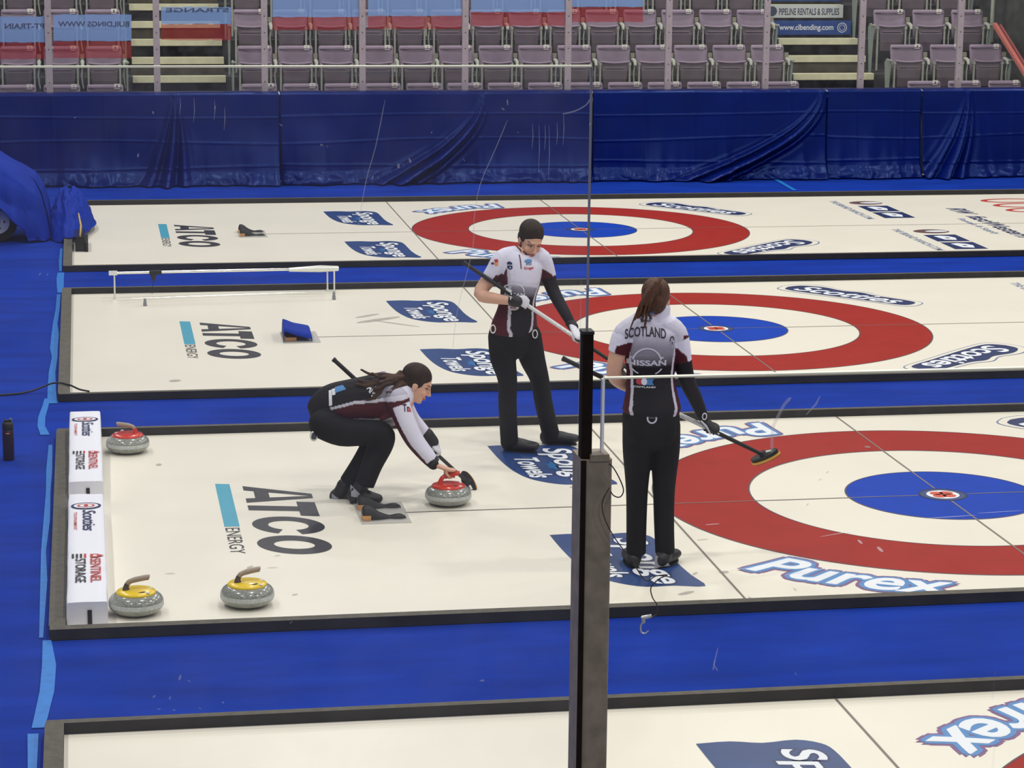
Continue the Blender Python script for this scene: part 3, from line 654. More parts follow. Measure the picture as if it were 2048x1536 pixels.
# covered vehicle -----------------------------------------------------------
def hz(x):  # height of the covered top
    P = [(-8.2, 1.30), (-7.2, 1.14), (-6.6, 1.0), (-6.2, .85), (-5.95, .72), (-5.82, .62), (-5.75, .50), (-5.69, .30), (-5.65, .02)]
    for (a, za), (b, zb) in zip(P, P[1:]):
        if x <= b: return za+(zb-za)*max(0, (x-a))/(b-a)
    return .02
t = thing('covered_vehicle', 'wheeled machine under a draped blue cloth at the left edge', 'vehicle', (0, 0, 0))
xs = list(np.linspace(-8.2, -5.82, 70))+list(np.linspace(-5.81, -5.64, 22)); nt_ = 60; V = []
YF, YB = 11.50, 12.5
for x in xs:
    h = hz(x)
    e = .30*max(0, (x+5.95)/.31)**2 if x > -5.95 else 0     # the corner turns away
    hem = .0
    if x < -5.9: hem = .36*(max(0, min(1, (-5.86-x)/.30)))**.6 if x > -6.5 else .36
    for j in range(nt_+1):
        q = j/nt_
        if q < .4: y = YB+(YF+.12-YB)*q/.4; z = h-.03*math.sin(x*7+y*4)
        else:
            u = (q-.4)/.6; z = h+(hem-h)*u; y = YF+.12*(1-min(1, u*5))-.12*u+e
            fold_ = .055*math.sin(z*8.5+x*3.4+1.1*math.sin(x*5))*(.4+u)*max(0, min(1, (-5.8-x)*2))
            fold_ += .035*math.sin(x*26+2*math.sin(z*3))*u+.02*math.sin(x*47+z*5)*u*u
            fold_ += .075*(abs(math.sin((z+x*.45+.05*math.sin(x*6))*11))-.5)*min(1, u*3)*(1-u*.6)*max(0, min(1, (-5.75-x)*3))
            y -= fold_; z += .02*math.sin(x*17)*(1 if u > .97 else 0)
        V.append((x+.02*noise.noise(Vector((x*4, y*3, z*3))), y, max(z, .008)))
F = [(i*(nt_+1)+j, (i+1)*(nt_+1)+j, (i+1)*(nt_+1)+j+1, i*(nt_+1)+j+1) for i in range(len(xs)-1) for j in range(nt_)]
m = MB(); m.add(V, F, cloth_m, True); o = m.build('draped_cloth', t); s = o.modifiers.new('t', 'SOLIDIFY'); s.thickness = .006
m = MB(); m.box((-7.2, 12.2, .35), (1.9, .8, .4), blk_m); m.build('chassis', t)
wm = mat('wheel_white', rgb(200, 205, 210), .4)
w = thing('wheel', None, None, (-6.20, 11.66, .20)); w.parent = t
bpy.data.objects.remove(w)
def disc_y(m, c, r, w_, mm, n=36, hole=0):
    cx, cy, cz = c; A = [(cx+r*math.cos(a), cy, cz+r*math.sin(a)) for a in [2*math.pi*k/n for k in range(n)]]; m.prism(A, (0, w_, 0), mm)
m = MB(); disc_y(m, (-6.20, 11.56, .205), .205, .14, blk_m); o = m.build('wheel', t, bevel=.012)
m2 = MB(); disc_y(m2, (-6.20, 11.545, .205), .125, .02, wm); disc_y(m2, (-6.20, 11.54, .205), .03, .01, blk_m)
for k in range(5): a = k*2*math.pi/5; disc_y(m2, (-6.20+.07*math.cos(a), 11.54, .205+.07*math.sin(a)), .012, .01, blk_m, 10)
m2.build('hub_cap', o)
# crumpled cloth over the scraper
m = MB(); V = []; nu, nv = 60, 36
for i in range(nu+1):
    a = 2*math.pi*i/nu
    for j in range(nv+1):
        q = j/nv; r = q; hx = .27*math.cos(a); hy = 1.15*math.sin(a)
        z = .38*(1-q**2.2)+.03*noise.noise(Vector((math.cos(a)*3*q, math.sin(a)*3*q, 2)))*2+.10*abs(noise.noise(Vector((math.cos(a)*3.2*q, math.sin(a)*3.2*q, 8))))+.05*abs(noise.noise(Vector((math.cos(a)*7*q, math.sin(a)*7*q, 18))))+.04*noise.noise(Vector((math.cos(a)*7*q, math.sin(a)*7*q, 2)))
        rr = q*(1+.20*noise.noise(Vector((math.cos(a)*1.7, math.sin(a)*1.7, 5)))+.03*math.sin(a*7+q*3))
        x = -5.47+hx*rr; y = 12.45+hy*rr
        V.append((x, y, max(.065 if x > -5.53 else .006, z if q < .98 else .0)))
m.add(V, [(i*(nv+1)+j, (i+1)*(nv+1)+j, (i+1)*(nv+1)+j+1, i*(nv+1)+j+1) for i in range(nu) for j in range(nv)], cloth_m, True)
o = m.build('crumpled_cloth'); tag(o, 'heap of crumpled blue cloth at the corner of the farthest ice sheet', 'cloth')
t = thing('ice_scraper', 'small black machine with a brass lever in front of the crumpled cloth heap', 'machine', (-5.36, 11.0, 0))
m = MB(); m.box((0, .05, .075), (.10, .55, .15), blkg_m); m.box((.065, .05, .045), (.03, .62, .09), rub_m); m.build('housing', t, bevel=.006)
m = MB(); m.tube([(.0, -.1, .14), (.01, -.06, .24), (-.01, .0, .36)], [.012, .016, .008], mat('brass', rgb(190, 165, 110), .3, metal=.8), 8); m.build('lever', t)
# ------------------------------------------------------------------ near glass, post and wires
YG = -10.4
def pane(name, label, x0, x1, z0, z1, mm, em, ry=0, es=.012):
    t = thing(name, label, 'glass pane', (x0, YG, z1)); t.rotation_euler = (0, ry, 0)
    w = x1-x0; h = z1-z0; m = MB(); m.box((w/2, 0, -h/2), (w, .012, h), mm); m.build('clear_sheet', t)
    m = MB(); m.box((w/2, 0, .0014), (w, .0122, .0028), gedge_m); m.build('top_edge', t)
    return t, w, h
tp, w_, h_ = pane('near_glass_pane', 'tall scratched clear pane close to the camera, left of the dark post', -5.75, -4.4175, 1.1, 3.5225, glassn_m, gedge_m, R(.10))
m = MB(); m.box((w_+.0008, 0, -h_/2), (.0022, .0122, h_), gedged_m); m.build('side_edge', tp)
def gp(px, py): return at(px, py, YG-.0075)
def smear(m, pts, w, mm=smudge_m):
    P = [gp(*p) for p in pts]; V = []
    for i, p in enumerate(P):
        d = P[min(i+1, len(P)-1)]-P[max(i-1, 0)]; n = Vector((-d.z, 0, d.x)).normalized()*(w*(.35 if i in (0, len(P)-1) else 1)); V += [p-n, p+n]
    m.add(V, [(2*i, 2*i+1, 2*i+3, 2*i+2) for i in range(len(P)-1)], mm)
def parent_keep(o, p):
    bpy.context.view_layer.update(); o.parent = p; o.matrix_parent_inverse = p.matrix_world.inverted()
m = MB()
smear(m, catmull([(770, 200), (752, 290), (735, 350), (725, 400), (716, 455)], 3), .0008); smear(m, catmull([(1015, 240), (990, 300), (960, 370), (948, 440), (945, 500), (915, 620), (905, 705)], 3), .0008)
for x, y, l in [(1065, 248, 50), (1078, 250, 95), (1090, 250, 50), (1098, 250, 110), (1114, 245, 45), (1127, 225, 65), (388, 195, 50), (429, 200, 40), (449, 215, 45), (360, 195, 35)]: smear(m, [(x, y), (x+1, y+l*.5), (x-1, y+l)], .0007)
smear(m, catmull([(1125, 228), (1150, 222), (1172, 210), (1180, 198)], 3), .0012)
smear(m, [(1162, 560), (1160, 700), (1155, 870)], .0008); smear(m, [(243, 0), (240, 15)], .001)
o = m.build('dried_drips'); o['kind'] = 'stuff'; parent_keep(o, tp)
m = MB(); rnd = random.Random(3)
for px, py, r in [(1015, 205, 9), (1006, 218, 6), (306, 225, 5), (276, 311, 6), (430, 215, 5), (562, 250, 6), (643, 290, 5), (655, 293, 4), (745, 355, 7), (820, 321, 8), (797, 332, 8), (820, 322, 5), (80, 548, 5), (95, 549, 4), (360, 1355, 9), (378, 1362, 6), (308, 1393, 6), (340, 1396, 5), (318, 1418, 6), (348, 1420, 5), (400, 1417, 5), (446, 1405, 5), (965, 1361, 8), (800, 1225, 5), (582, 1245, 6), (1180, 248, 5), (863, 265, 3), (1036, 265, 3), (150, 235, 3), (928, 320, 5), (505, 600, 3)]:
    c = gp(px, py); n = 9; s = r/1178*.8; k1 = rnd.uniform(.4, 1.1); a0 = rnd.uniform(0, 3)
    m.poly([c+Vector((math.cos(a0)*math.cos(a)*s-math.sin(a0)*math.sin(a)*s*k1*.5, 0, math.sin(a0)*math.cos(a)*s+math.cos(a0)*math.sin(a)*s*k1*.5))*rnd.uniform(.7, 1) for a in [2*math.pi*k/n for k in range(n)]], smudge_m)
o = m.build('dried_spots'); o['kind'] = 'stuff'; parent_keep(o, tp)
tp2, w2, h2 = pane('near_glass_pane', 'lower clear pane close to the camera, right of the dark post', -4.386, -3.1, 1.1, 2.9705, glassn2_m, gedge_m, 0)
m = MB(); m.box((-.001, 0, -h2/2), (.0045, .0125, h2), mat('glass_edge_bright', rgb(250, 250, 255), .4)); m.build('side_edge', tp2)
m = MB(); smear(m, catmull([(1582, 795), (1568, 810), (1555, 835), (1545, 860), (1544, 905)], 3), .003); smear(m, [(1640, 792), (1632, 808), (1612, 830)], .0022); smear(m, [(1426, 1340), (1430, 1320)], .0035); smear(m, catmull([(1436, 1295), (1430, 1320), (1428, 1330), (1436, 1342)], 3), .0012); smear(m, [(1590, 1345), (1593, 1350)], .002)
for py in (820, 960): smear(m, [(1990, py+520), (1985, py+580)], .008, glassn_m)
o = m.build('dried_drips'); o['kind'] = 'stuff'; parent_keep(o, tp2)
t = thing('glass_support_post', 'thick dark post with a thin black channel close to the camera', 'post', (-4.400, YG, 0))
m = MB(); m.box((0, .02, 1.965), (.056, .085, 1.727), post_m, top=mat('post_top_dust', rgb(150, 135, 118), .9)); m.build('lower_post', t, bevel=.004)
m = MB(); m.box((-.0135, .0, 1.965), (.030, .048-.0, 1.7275), postd_m) if 0 else None
m.box((-.0275+.003, -.024, 1.965), (.009, .006, 1.726), postd_m); m.build('post_flange', t)
m = MB(); m.box((-.0175, .0, 2.938), (.019, .03, .232), postd_m); m.box((-.0175, 0, 3.056), (.021, .034, .006), blk_m); m.build('glass_channel', t, bevel=.001)
m = MB(); m.box((.005, .0, 2.832), (.034, .05, .012), post_m); m.build('post_lip', t)
# wires
W2 = lambda px, py, d=-.035: at(px, py, YG+d)
m = MB(); m.tube(catmull([W2(1213, 925, .0), W2(1224, 932), W2(1238, 955), W2(1247, 980), W2(1240, 994), W2(1226, 990), W2(1217, 972, .0)], 4), .0011, blk_m, 6); tag(m.build('wire_loop'), 'small dark wire loop sticking out of the side of the dark post', 'wire')
m = MB(); m.tube(catmull([W2(1219, 975), W2(1205, 1003), W2(1207, 1030), W2(1220, 1060), W2(1238, 1088), W2(1262, 1118), W2(1290, 1160), W2(1312, 1152), W2(1335, 1150), W2(1318, 1158), W2(1302, 1175), W2(1305, 1195), W2(1314, 1210), W2(1313, 1228), W2(1302, 1236)], 5), .0011, mat('wire_brown', rgb(70, 58, 50), .5), 6)
t = thing('hanging_wire', 'thin brown wire hanging from the dark post with a metal hook at its end', 'wire', (0, 0, 0)); m.build('strand', t)
m = MB(); m.tube([W2(1303, 1232), W2(1284, 1236)], .0035, steel_m, 8); m.tube([W2(1286, 1234), W2(1287, 1246)], [.004, .003], steel_m, 8); m.build('ferrule', t)
m = MB(); m.tube(catmull([W2(1286, 1243), W2(1281, 1253), W2(1283, 1264), W2(1290, 1267), W2(1297, 1261)], 4), .0014, steel_m, 6); m.build('hook', t)
#PART3
# ------------------------------------------------------------------ people
def V3(*a): return Vector(a)
def limb(pts, rad, ref=(0, 0, 1), n=18, sub=4, round0=True, round1=True):
    """closed tapering tube; rad = (across ref-perp, along ref) per point"""
    P = [Vector(p) for p in pts]; Rr = [(r, r) if not isinstance(r, (tuple, list)) else r for r in rad]
    if len(P) > 2: 
        Q = catmull([tuple(p)+tuple(r) for p, r in zip(P, Rr)], sub)
    else:
        Q = [tuple(P[0]*(1-k/sub)+P[1]*(k/sub))+tuple(Rr[0][i]*(1-k/sub)+Rr[1][i]*k/sub for i in (0, 1)) for k in range(sub+1)]
    C = [Vector(q[:3]) for q in Q]; RR = [(max(q[3], .001), max(q[4], .001)) for q in Q]; ref = Vector(ref)
    rings = []
    def frame(i):
        t = (C[min(i+1, len(C)-1)]-C[max(i-1, 0)]).normalized(); b = (ref-t*ref.dot(t))
        b = b.normalized() if b.length > 1e-4 else t.orthogonal().normalized(); return t, t.cross(b), b
    def ringpts(c, a, b, ra, rb): return [c+a*(ra*math.cos(2*math.pi*k/n))+b*(rb*math.sin(2*math.pi*k/n)) for k in range(n)]
    t, a, b = frame(0); ra, rb = RR[0]; h = min(ra, rb)
    if round0:
        for q in (.97, .8, .45): s = math.sqrt(1-q*q); rings.append(ringpts(C[0]-t*h*q, a, b, ra*s, rb*s))
    for i in range(len(C)):
        t, a, b = frame(i); rings.append(ringpts(C[i], a, b, *RR[i]))
    if round1:
        ra, rb = RR[-1]; h = min(ra, rb)
        for q in (.45, .8, .97): s = math.sqrt(1-q*q); rings.append(ringpts(C[-1]+t*h*q, a, b, ra*s, rb*s))
    vs = [p for r in rings for p in r]; fs = [(i*n+k, i*n+(k+1) % n, (i+1)*n+(k+1) % n, (i+1)*n+k) for i in range(len(rings)-1) for k in range(n)]
    fs += [tuple(range(n))[::-1], tuple(range((len(rings)-1)*n, len(rings)*n))]
    return vs, fs, (C, [max(r) for r in RR])
def ell(c, r, X=None, Y=None, Z=None, n=20):
    X = Vector(X or (1, 0, 0)); Y = Vector(Y or (0, 1, 0)); Z = Vector(Z or (0, 0, 1)); c = Vector(c); vs = []; m_ = n//2
    for i in range(m_+1):
        a = math.pi*i/m_; a = min(max(a, .03), math.pi-.03)
        for k in range(n):
            b = 2*math.pi*k/n; vs.append(c+X*(r[0]*math.sin(a)*math.cos(b))+Y*(r[1]*math.sin(a)*math.sin(b))+Z*(r[2]*math.cos(a)))
    fs = [(i*n+k, (i+1)*n+k, (i+1)*n+(k+1) % n, i*n+(k+1) % n) for i in range(m_) for k in range(n)]
    fs += [tuple(range(n)), tuple(range(m_*n, (m_+1)*n))[::-1]]
    return vs, fs, None
def union(name, shapes, voxel, parent, material, color=None, smooth=5, flags=None):
    vs = []; fs = []
    for s in shapes:
        n = len(vs); vs += list(s[0]); fs += [[i+n for i in f] for f in s[1]]
    me = bpy.data.meshes.new('raw'); me.from_pydata([tuple(v) for v in vs], [], fs); me.update()
    bm = bmesh.new(); bm.from_mesh(me); bmesh.ops.recalc_face_normals(bm, faces=bm.faces); bm.to_mesh(me); bm.free()
    o = bpy.data.objects.new('raw', me); COL.objects.link(o)
    r = o.modifiers.new('r', 'REMESH'); r.mode = 'VOXEL'; r.voxel_size = voxel; r.use_smooth_shade = True
    s = o.modifiers.new('s', 'SMOOTH'); s.factor = .5; s.iterations = smooth
    bpy.context.view_layer.update(); dg = bpy.context.evaluated_depsgraph_get()
    m2 = bpy.data.meshes.new_from_object(o.evaluated_get(dg)); bpy.data.objects.remove(o); bpy.data.meshes.remove(me)
    m2.name = name; m2.materials.clear(); m2.materials.append(material)
    m2.polygons.foreach_set('use_smooth', [True]*len(m2.polygons))
    if color:
        co_ = np.empty(len(m2.vertices)*3); m2.vertices.foreach_get('co', co_); co_ = co_.reshape(-1, 3)
        c = color(co_); ca = m2.color_attributes.new('Col', 'FLOAT_COLOR', 'POINT'); ca.data.foreach_set('color', np.hstack([c, np.ones((len(c), 1))]).ravel())
    ob = bpy.data.objects.new(name, m2); COL.objects.link(ob)
    if parent: ob.parent = parent
    return ob
def near(P, line, rads):
    """for points P: normalised distance and parameter on a polyline"""
    L = np.array([tuple(p) for p in line]); best = np.full(len(P), 1e9); par = np.zeros(len(P)); foot = np.zeros_like(P); N = len(L)-1
    for i in range(N):
        a, b = L[i], L[i+1]; d = b-a; t = np.clip(((P-a)@d)/max(d@d, 1e-12), 0, 1); q = a+t[:, None]*d
        r = rads[i]+(rads[i+1]-rads[i])*t; dist = np.linalg.norm(P-q, axis=1)/r; k = dist < best
        best[k] = dist[k]; par[k] = ((i+t)/N)[k]; foot[k] = q[k]
    return best, par, foot
def L3(r, g, b): return np.array(rgb(r, g, b)[:3])
def mixc(a, b, t): t = np.clip(t, 0, 1)[:, None]; return a*(1-t)+b*t
C_W, C_K, C_M, C_P = L3(222, 220, 236), L3(27, 24, 28), L3(74, 24, 34), L3(205, 203, 215)
skin_m = vcol_mat('skin', .5, .05, 60, .35); shirt_m = vcol_mat('jersey', .7, .25, 28, .25)
pants_m = mat('black_trousers', rgb(21, 21, 24), .75, spec=.2, noise_amt=.15, nscale=6, bump=.18, bscale=6)
hair1_m = mat('dark_hair', rgb(46, 34, 25), .6, spec=.2, noise_amt=.35, nscale=45, bump=.6, bscale=120, stretch=(1, 1, .25))
hair3_m = mat('brown_hair', rgb(82, 54, 38), .5, spec=.3, noise_amt=.4, nscale=45, bump=.6, bscale=120, stretch=(2, 2, .3))
glovew_m = mat('glove_white', rgb(220, 220, 226), .6, bump=.3, bscale=70); gloveb_m = mat('glove_black', rgb(24, 23, 24), .6, bump=.3, bscale=70)
shoe_m = mat('shoe_black', rgb(26, 25, 27), .5, bump=.2, bscale=60); shoeg_m = mat('shoe_grey', rgb(150, 150, 158), .45); sole_m = mat('shoe_sole', rgb(16, 16, 16), .5)
eye_m = mat('eye_dark', rgb(38, 28, 24), .2, coat=.5)
SKIN = L3(214, 168, 142)
class Head:
    def __init__(s, c, F, U, k=1.):
        s.c = Vector(c); s.F = Vector(F).normalized(); U = Vector(U); s.U = (U-s.F*U.dot(s.F)).normalized(); s.X = s.F.cross(s.U); s.k = k
    def p(s, x, y, z): return s.c+(s.X*x+s.F*y+s.U*z)*s.k
    def e(s, c, r, n=20): return ell(s.p(*c), [q*s.k for q in r], s.X, s.F, s.U, n)
    def shapes(s):
        S = [s.e((0, -.012, .035), (.074, .095, .085), 28), s.e((0, .020, -.025), (.060, .064, .082), 24), s.e((0, .058, -.088), (.024, .022, .018)),
             s.e((0, .030, -.075), (.045, .045, .030)), s.e((0, .078, .034), (.044, .012, .011)), s.e((.034, .060, -.028), (.023, .020, .022)), s.e((-.034, .060, -.028), (.023, .020, .022)),
             s.e((0, .086, -.056), (.021, .008, .006)), s.e((0, .085, -.066), (.017, .008, .005))]
        S.append(limb([s.p(0, .084, .022), s.p(0, .094, -.005), s.p(0, .105, -.026)], [.007*s.k, .0085*s.k, .011*s.k], s.U, 12, 3))
        for q in (-1, 1):
            S.append(s.e((q*.011, .094, -.031), (.008, .009, .007), 12)); S.append(s.e((q*.074, -.012, -.006), (.008, .019, .030), 14))
        return S
    def local(s, P):
        d = (P-np.array(s.c))/s.k; return d@np.array(s.X), d@np.array(s.F), d@np.array(s.U)
    def paint(s, P, C):
        x, y, z = s.local(P); f = y > .05
        def put(mask, col, a=1.): C[mask] = C[mask]*(1-a)+col*a
        put(f & (((np.abs(x)-.036)/.026)**2+((z+.03)/.022)**2 < 1), L3(220, 150, 128), .35)
        put(f & ((x/.023)**2+((z+.060)/.010)**2 < 1), L3(178, 92, 88), .75)
        put(f & (np.abs(z+.0605) < .0018) & (np.abs(x) < .02), L3(110, 50, 48), .8)
        for q in (-1, 1):
            xx = (x-q*.032)*q
            put(f & (np.abs(z-.030-.12*xx) < .0038) & (np.abs(xx) < .019), L3(70, 48, 38), .85)
            put(f & ((xx/.017)**2+((z-.010)/.0085)**2 < 1), L3(150, 112, 96), .8)
            put(f & ((xx/.0145)**2+((z-.009)/.0045)**2 < 1), L3(60, 42, 38), .85)
        put((y > .09) & (np.abs(z+.034) < .004) & (np.abs(np.abs(x)-.008) < .004), L3(120, 70, 62), .7)
        return C
    def eyes(s, parent):
        for q in (-1, 1):
            m = MB(); v, f, _ = s.e((q*.032, .0755, .009), (.008, .0085, .0035), 14); m.add(v, f, mat('eye_white', rgb(150, 132, 122), .4), True)
            v, f, _ = s.e((q*.032, .0815, .009), (.005, .004, .0045), 12); m.add(v, f, eye_m, True); m.build('eye', parent)
def hair_cap(h, back=0.):
    return [h.e((0, -.023-back, .053), (.0815, .100, .084), 30), h.e((0, -.052, .0), (.070, .060, .075), 24), h.e((.052, -.012, .028), (.030, .050, .045), 16), h.e((-.052, -.012, .028), (.030, .050, .045), 16)]
def strands(pts, r, n, seed, spread, thin=.35):
    rnd = random.Random(seed); out = []
    for i in range(n):
        o0 = V3(rnd.gauss(0, 1), rnd.gauss(0, 1), rnd.gauss(0, 1)); S = []; 
        for j, p in enumerate(pts): q = j/(len(pts)-1); S.append(Vector(p)+o0*(r*.45+spread*q*q))
        out.append(limb(S, [r*.45*(1-q/(len(pts)-1)*(1-thin)) for q in range(len(pts))], (0, 1, 0), 8, 4))
    return out
def hand(C, A, out, wrist, r, flip=1, k=1.):
    """five separate bent fingers closed round a bar through C along A; palm on the 'out' side"""
    C = Vector(C); A = Vector(A).normalized(); out = Vector(out); out = (out-A*out.dot(A)).normalized(); S_ = A.cross(out)*flip; S = []
    pc = C+out*(r+.017*k); w = Vector(wrist)
    S.append(limb([w, w*.45+(pc-S_*.022*k)*.55, pc-S_*.008*k, pc+S_*.020*k], [(.024*k, .018*k), (.034*k, .016*k), (.041*k, .015*k), (.039*k, .012*k)], out, 14, 4))
    ln = [.88, 1., .95, .76]
    for i in range(4):
        c = C+A*((i-1.5)*.0205*k); rr = r+.0075*k; P = []
        for a in (62, 25, -25, -75, -120*ln[i]):
            t = R(a); P.append(c+S_*(rr*math.cos(t)*1.15)+out*(rr*math.sin(t)))
        P[0] = c+S_*(.024*k)+out*(r+.014*k)
        S.append(limb(P, [.0088*k, .0085*k, .008*k, .0075*k, .0065*k], A, 10, 4))
    b = C-S_*(.012*k)+out*(r+.010*k)-A*(.038*k)
    S.append(limb([b, C-S_*(r+.010*k)-A*(.030*k)+out*.004, C-S_*(r+.006*k)-A*(.016*k)-out*(r*.8), C-out*(r+.009*k)-A*(.004*k)], [.012*k, .0105*k, .009*k, .0075*k], A, 10, 4))
    return S
def decal_proj(target, parent, name, items, O, U, V, N, lift=.0025, sub=.012):
    """items: list of fn(mb, F) drawing in the u,v plane; result is laid on the target surface"""
    O, U, V, N = Vector(O), Vector(U).normalized(), Vector(V), Vector(N).normalized(); V = (V-U*V.dot(U)).normalized()
    m = MB()
    for it in items: it(m)
    bm = bmesh.new(); bv = [bm.verts.new(v) for v in m.v]
    for f, mi in zip(m.f, m.m):
        try: nf = bm.faces.new([bv[i] for i in f]); nf.material_index = mi
        except ValueError: pass
    bmesh.ops.triangulate(bm, faces=bm.faces[:])
    for _ in range(4):
        es = [e for e in bm.edges if e.calc_length() > sub]
        if not es: break
        bmesh.ops.subdivide_edges(bm, edges=es, cuts=1); bmesh.ops.triangulate(bm, faces=bm.faces[:])
    tv = [v.co.copy() for v in target.data.vertices]; bvh = BVHTree.FromPolygons(tv, [list(p.vertices) for p in target.data.polygons])
    for v in bm.verts:
        base = O+U*v.co.x+V*v.co.y; hit = bvh.ray_cast(base+N*.5, -N)
        v.co = (hit[0]+N*(lift+v.co.z)) if hit[0] is not None else base+N*(lift+v.co.z)
    me = bpy.data.meshes.new(name); bm.to_mesh(me); bm.free()
    for mm in m.mats: me.materials.append(mm)
    o = bpy.data.objects.new(name, me); COL.objects.link(o); o.parent = parent; return o
uv = lambda x, y, z=0: (lambda a, b: (x+a, y+b, z))
def shoe(parent, heel, toe, ank, k=1., patch=None, side=1):
    heel, toe, ank = Vector(heel), Vector(toe), Vector(ank); d = (toe-heel).normalized(); L = (toe-heel).length
    S = [limb([heel+d*.03, heel+d*L*.35, heel+d*L*.65, toe-d*.035], [(.034*k, .042*k), (.037*k, .040*k), (.043*k, .032*k), (.038*k, .024*k)], (0, 0, 1), 18, 4), limb([heel+d*.045, (heel+d*.05)*.4+ank*.6, ank], [.040*k, .040*k, .042*k], d, 16, 3), limb([heel+d*L*.3+V3(0, 0, .02), heel+d*L*.6+V3(0, 0, .012)], [.030*k, .026*k], (0, 0, 1), 14, 3)]
    o = union('shoe', S, .005, parent, shoe_m, smooth=3)
    m = MB(); sd = V3(-d.y, d.x, 0); n = 24; up = V3(0, 0, 1)
    P = []
    for i in range(n):
        a = 2*math.pi*i/n; q = .5+.5*math.cos(a); w = (.036+.006*q)*k; P.append(heel+d*(L*(.03+.88*q))+sd*(math.sin(a)*w*1.02))
    dz = -.042*k; m.prism([p+V3(0, 0, dz) for p in P], (0, 0, .014), sole_m); m.build('sole', o)
    if patch:
        q0, q1, z0, z1 = patch; s = -1 if side < 0 else 1
        bv = BVHTree.FromPolygons([v.co for v in o.data.vertices], [list(p.vertices) for p in o.data.polygons]); m = MB(); V = []
        N = sd*s
        for i in range(7):
            for j in range(5):
                t = i/6; b = heel+d*(L*(q0+(q1-q0)*t))+up*((z0+(z1-z0)*(j/4)*(1-.6*t))*k); h = bv.ray_cast(b+N*.3, -N); V.append(h[0]+N*.002 if h[0] is not None else b)
        m.add(V, [(i*5+j, i*5+j+1, i*5+j+6, i*5+j+5) for i in range(6) for j in range(4)], shoeg_m, True); m.build('side_panel', o)
    return o
def broom(label, A, B, secs, head_dir, r=.0125, holes=0):
    t = thing('curling_broom', label, 'broom', B, 0, 'brooms held by the players'); A = Vector(A)-Vector(B); m = MB()
    for a, b, mm in secs:
        m.tube([A*(1-a), A*(1-(a+b)/2), A*(1-b)], r if b < .97 else [r, r*.9, r*.8], mm, 14)
    m.tube([A*(1+.012), A*(1-.0)], [r*1.15, r*1.15], blk_m, 14); m.build('shaft', t)
    d = Vector(head_dir).normalized(); n = A.normalized()*.6+V3(0, 0, .4); n = (n-d*n.dot(d)).normalized(); w = d.cross(n)
    m = MB()
    for (l, wd, z0, h, mm) in ((.088, .036, -.010, .020, blk_m), (.092, .040, -.024, .014, mat('broom_foam', rgb(226, 168, 60), .6)), (.090, .038, -.028, .004, mat('broom_pad', rgb(60, 52, 50), .7))):
        P = [d*(l*math.cos(a))+w*(wd*math.sin(a))+n*z0 for a in [2*math.pi*k/22 for k in range(22)]]; m.prism(P, n*h, mm)
    m.tube([n*.006, n*.03], [.03, .016], blk_m, 12); m.tube([d*.05+n*.012, d*.02+n*.016], [.008, .008], alu_m, 8); m.build('broom_head', t)
    if holes:
        m = MB(); 
        for q in range(holes): m.tube([A*(.44-.028*q)+V3(0, -r, 0), A*(.43-.028*q)+V3(0, -r-.0015, 0)], .004, alu_m, 6)
        m.build('shaft_marks', t)
    return t
def shirt_color(spine, srad, arms, fwd, lat, z1, z0, o):
    """o: dict of options. z1/z0 = spine parameters where the white fades to black"""
    fwd, lat = np.array(fwd), np.array(lat)
    def f(P):
        bt, pt, ft = near(P, spine, srad); C = np.zeros_like(P); d = P-ft
        phi = np.degrees(np.arctan2(np.abs(d@lat), -(d@fwd)))       # 0 = middle of the back, 180 = front
        s = pt; body = mixc(C_W, C_K, (s-z1)/(z0-z1)); body = mixc(body, L3(120, 110, 128)*1., np.clip(1-np.abs((s-(z1+z0)/2)/((z0-z1)/2)), 0, 1)*.5)
        lo, hi = o.get('side', (62, 118)); lo = lo+o.get('dlo', 0)*s; hi = hi+o.get('dhi', 0)*s; w = o.get('pipe', 5)
        side = (phi > lo) & (phi < hi) & (s > o.get('arm', .22)); pipe = ((np.abs(phi-lo) < w) | (np.abs(phi-hi) < w)) & (s > o.get('arm', .22))
        C[:] = body; C[side] = C_M; C[pipe] = C_P
        C[s < o.get('collar', .02)] = o.get('collar_col', C_M)
        ba = np.minimum(bt, 1e9)*o.get('bias', 1.)
        for A, rads, cut, upv, mode in arms:
            b, p, fo = near(P, A, rads); k = (b < ba) & (p > .06); dd = P-fo; n_ = np.linalg.norm(dd, axis=1)+1e-9; c = (dd@np.array(upv))/n_
            col = np.tile(C_W, (len(P), 1))
            th = mode[0] if len(mode) < 3 else np.minimum(mode[0], -1.1+mode[2]*p); mm = c < th; col[mm] = C_M; pp = (np.abs(c-th) < .08) & (p > .2); col[pp] = C_P*.9 if mode[1] else col[pp]
            if cut is not None: col[p > cut] = C_K; 
            edge = o.get('cuff'); 
            if edge is not None: col[p > edge] = C_K
            C[k] = col[k]; ba = np.minimum(ba, b)
        if 'neck' in o: C[np.linalg.norm(P-np.array(tuple(o['neck'][0])), axis=1) < o['neck'][1]] = C_M
        return C
    return f
def skin_color(heads):
    def f(P):
        C = np.tile(SKIN, (len(P), 1))
        for h in heads: C = h.paint(P, C)
        return C
    return f

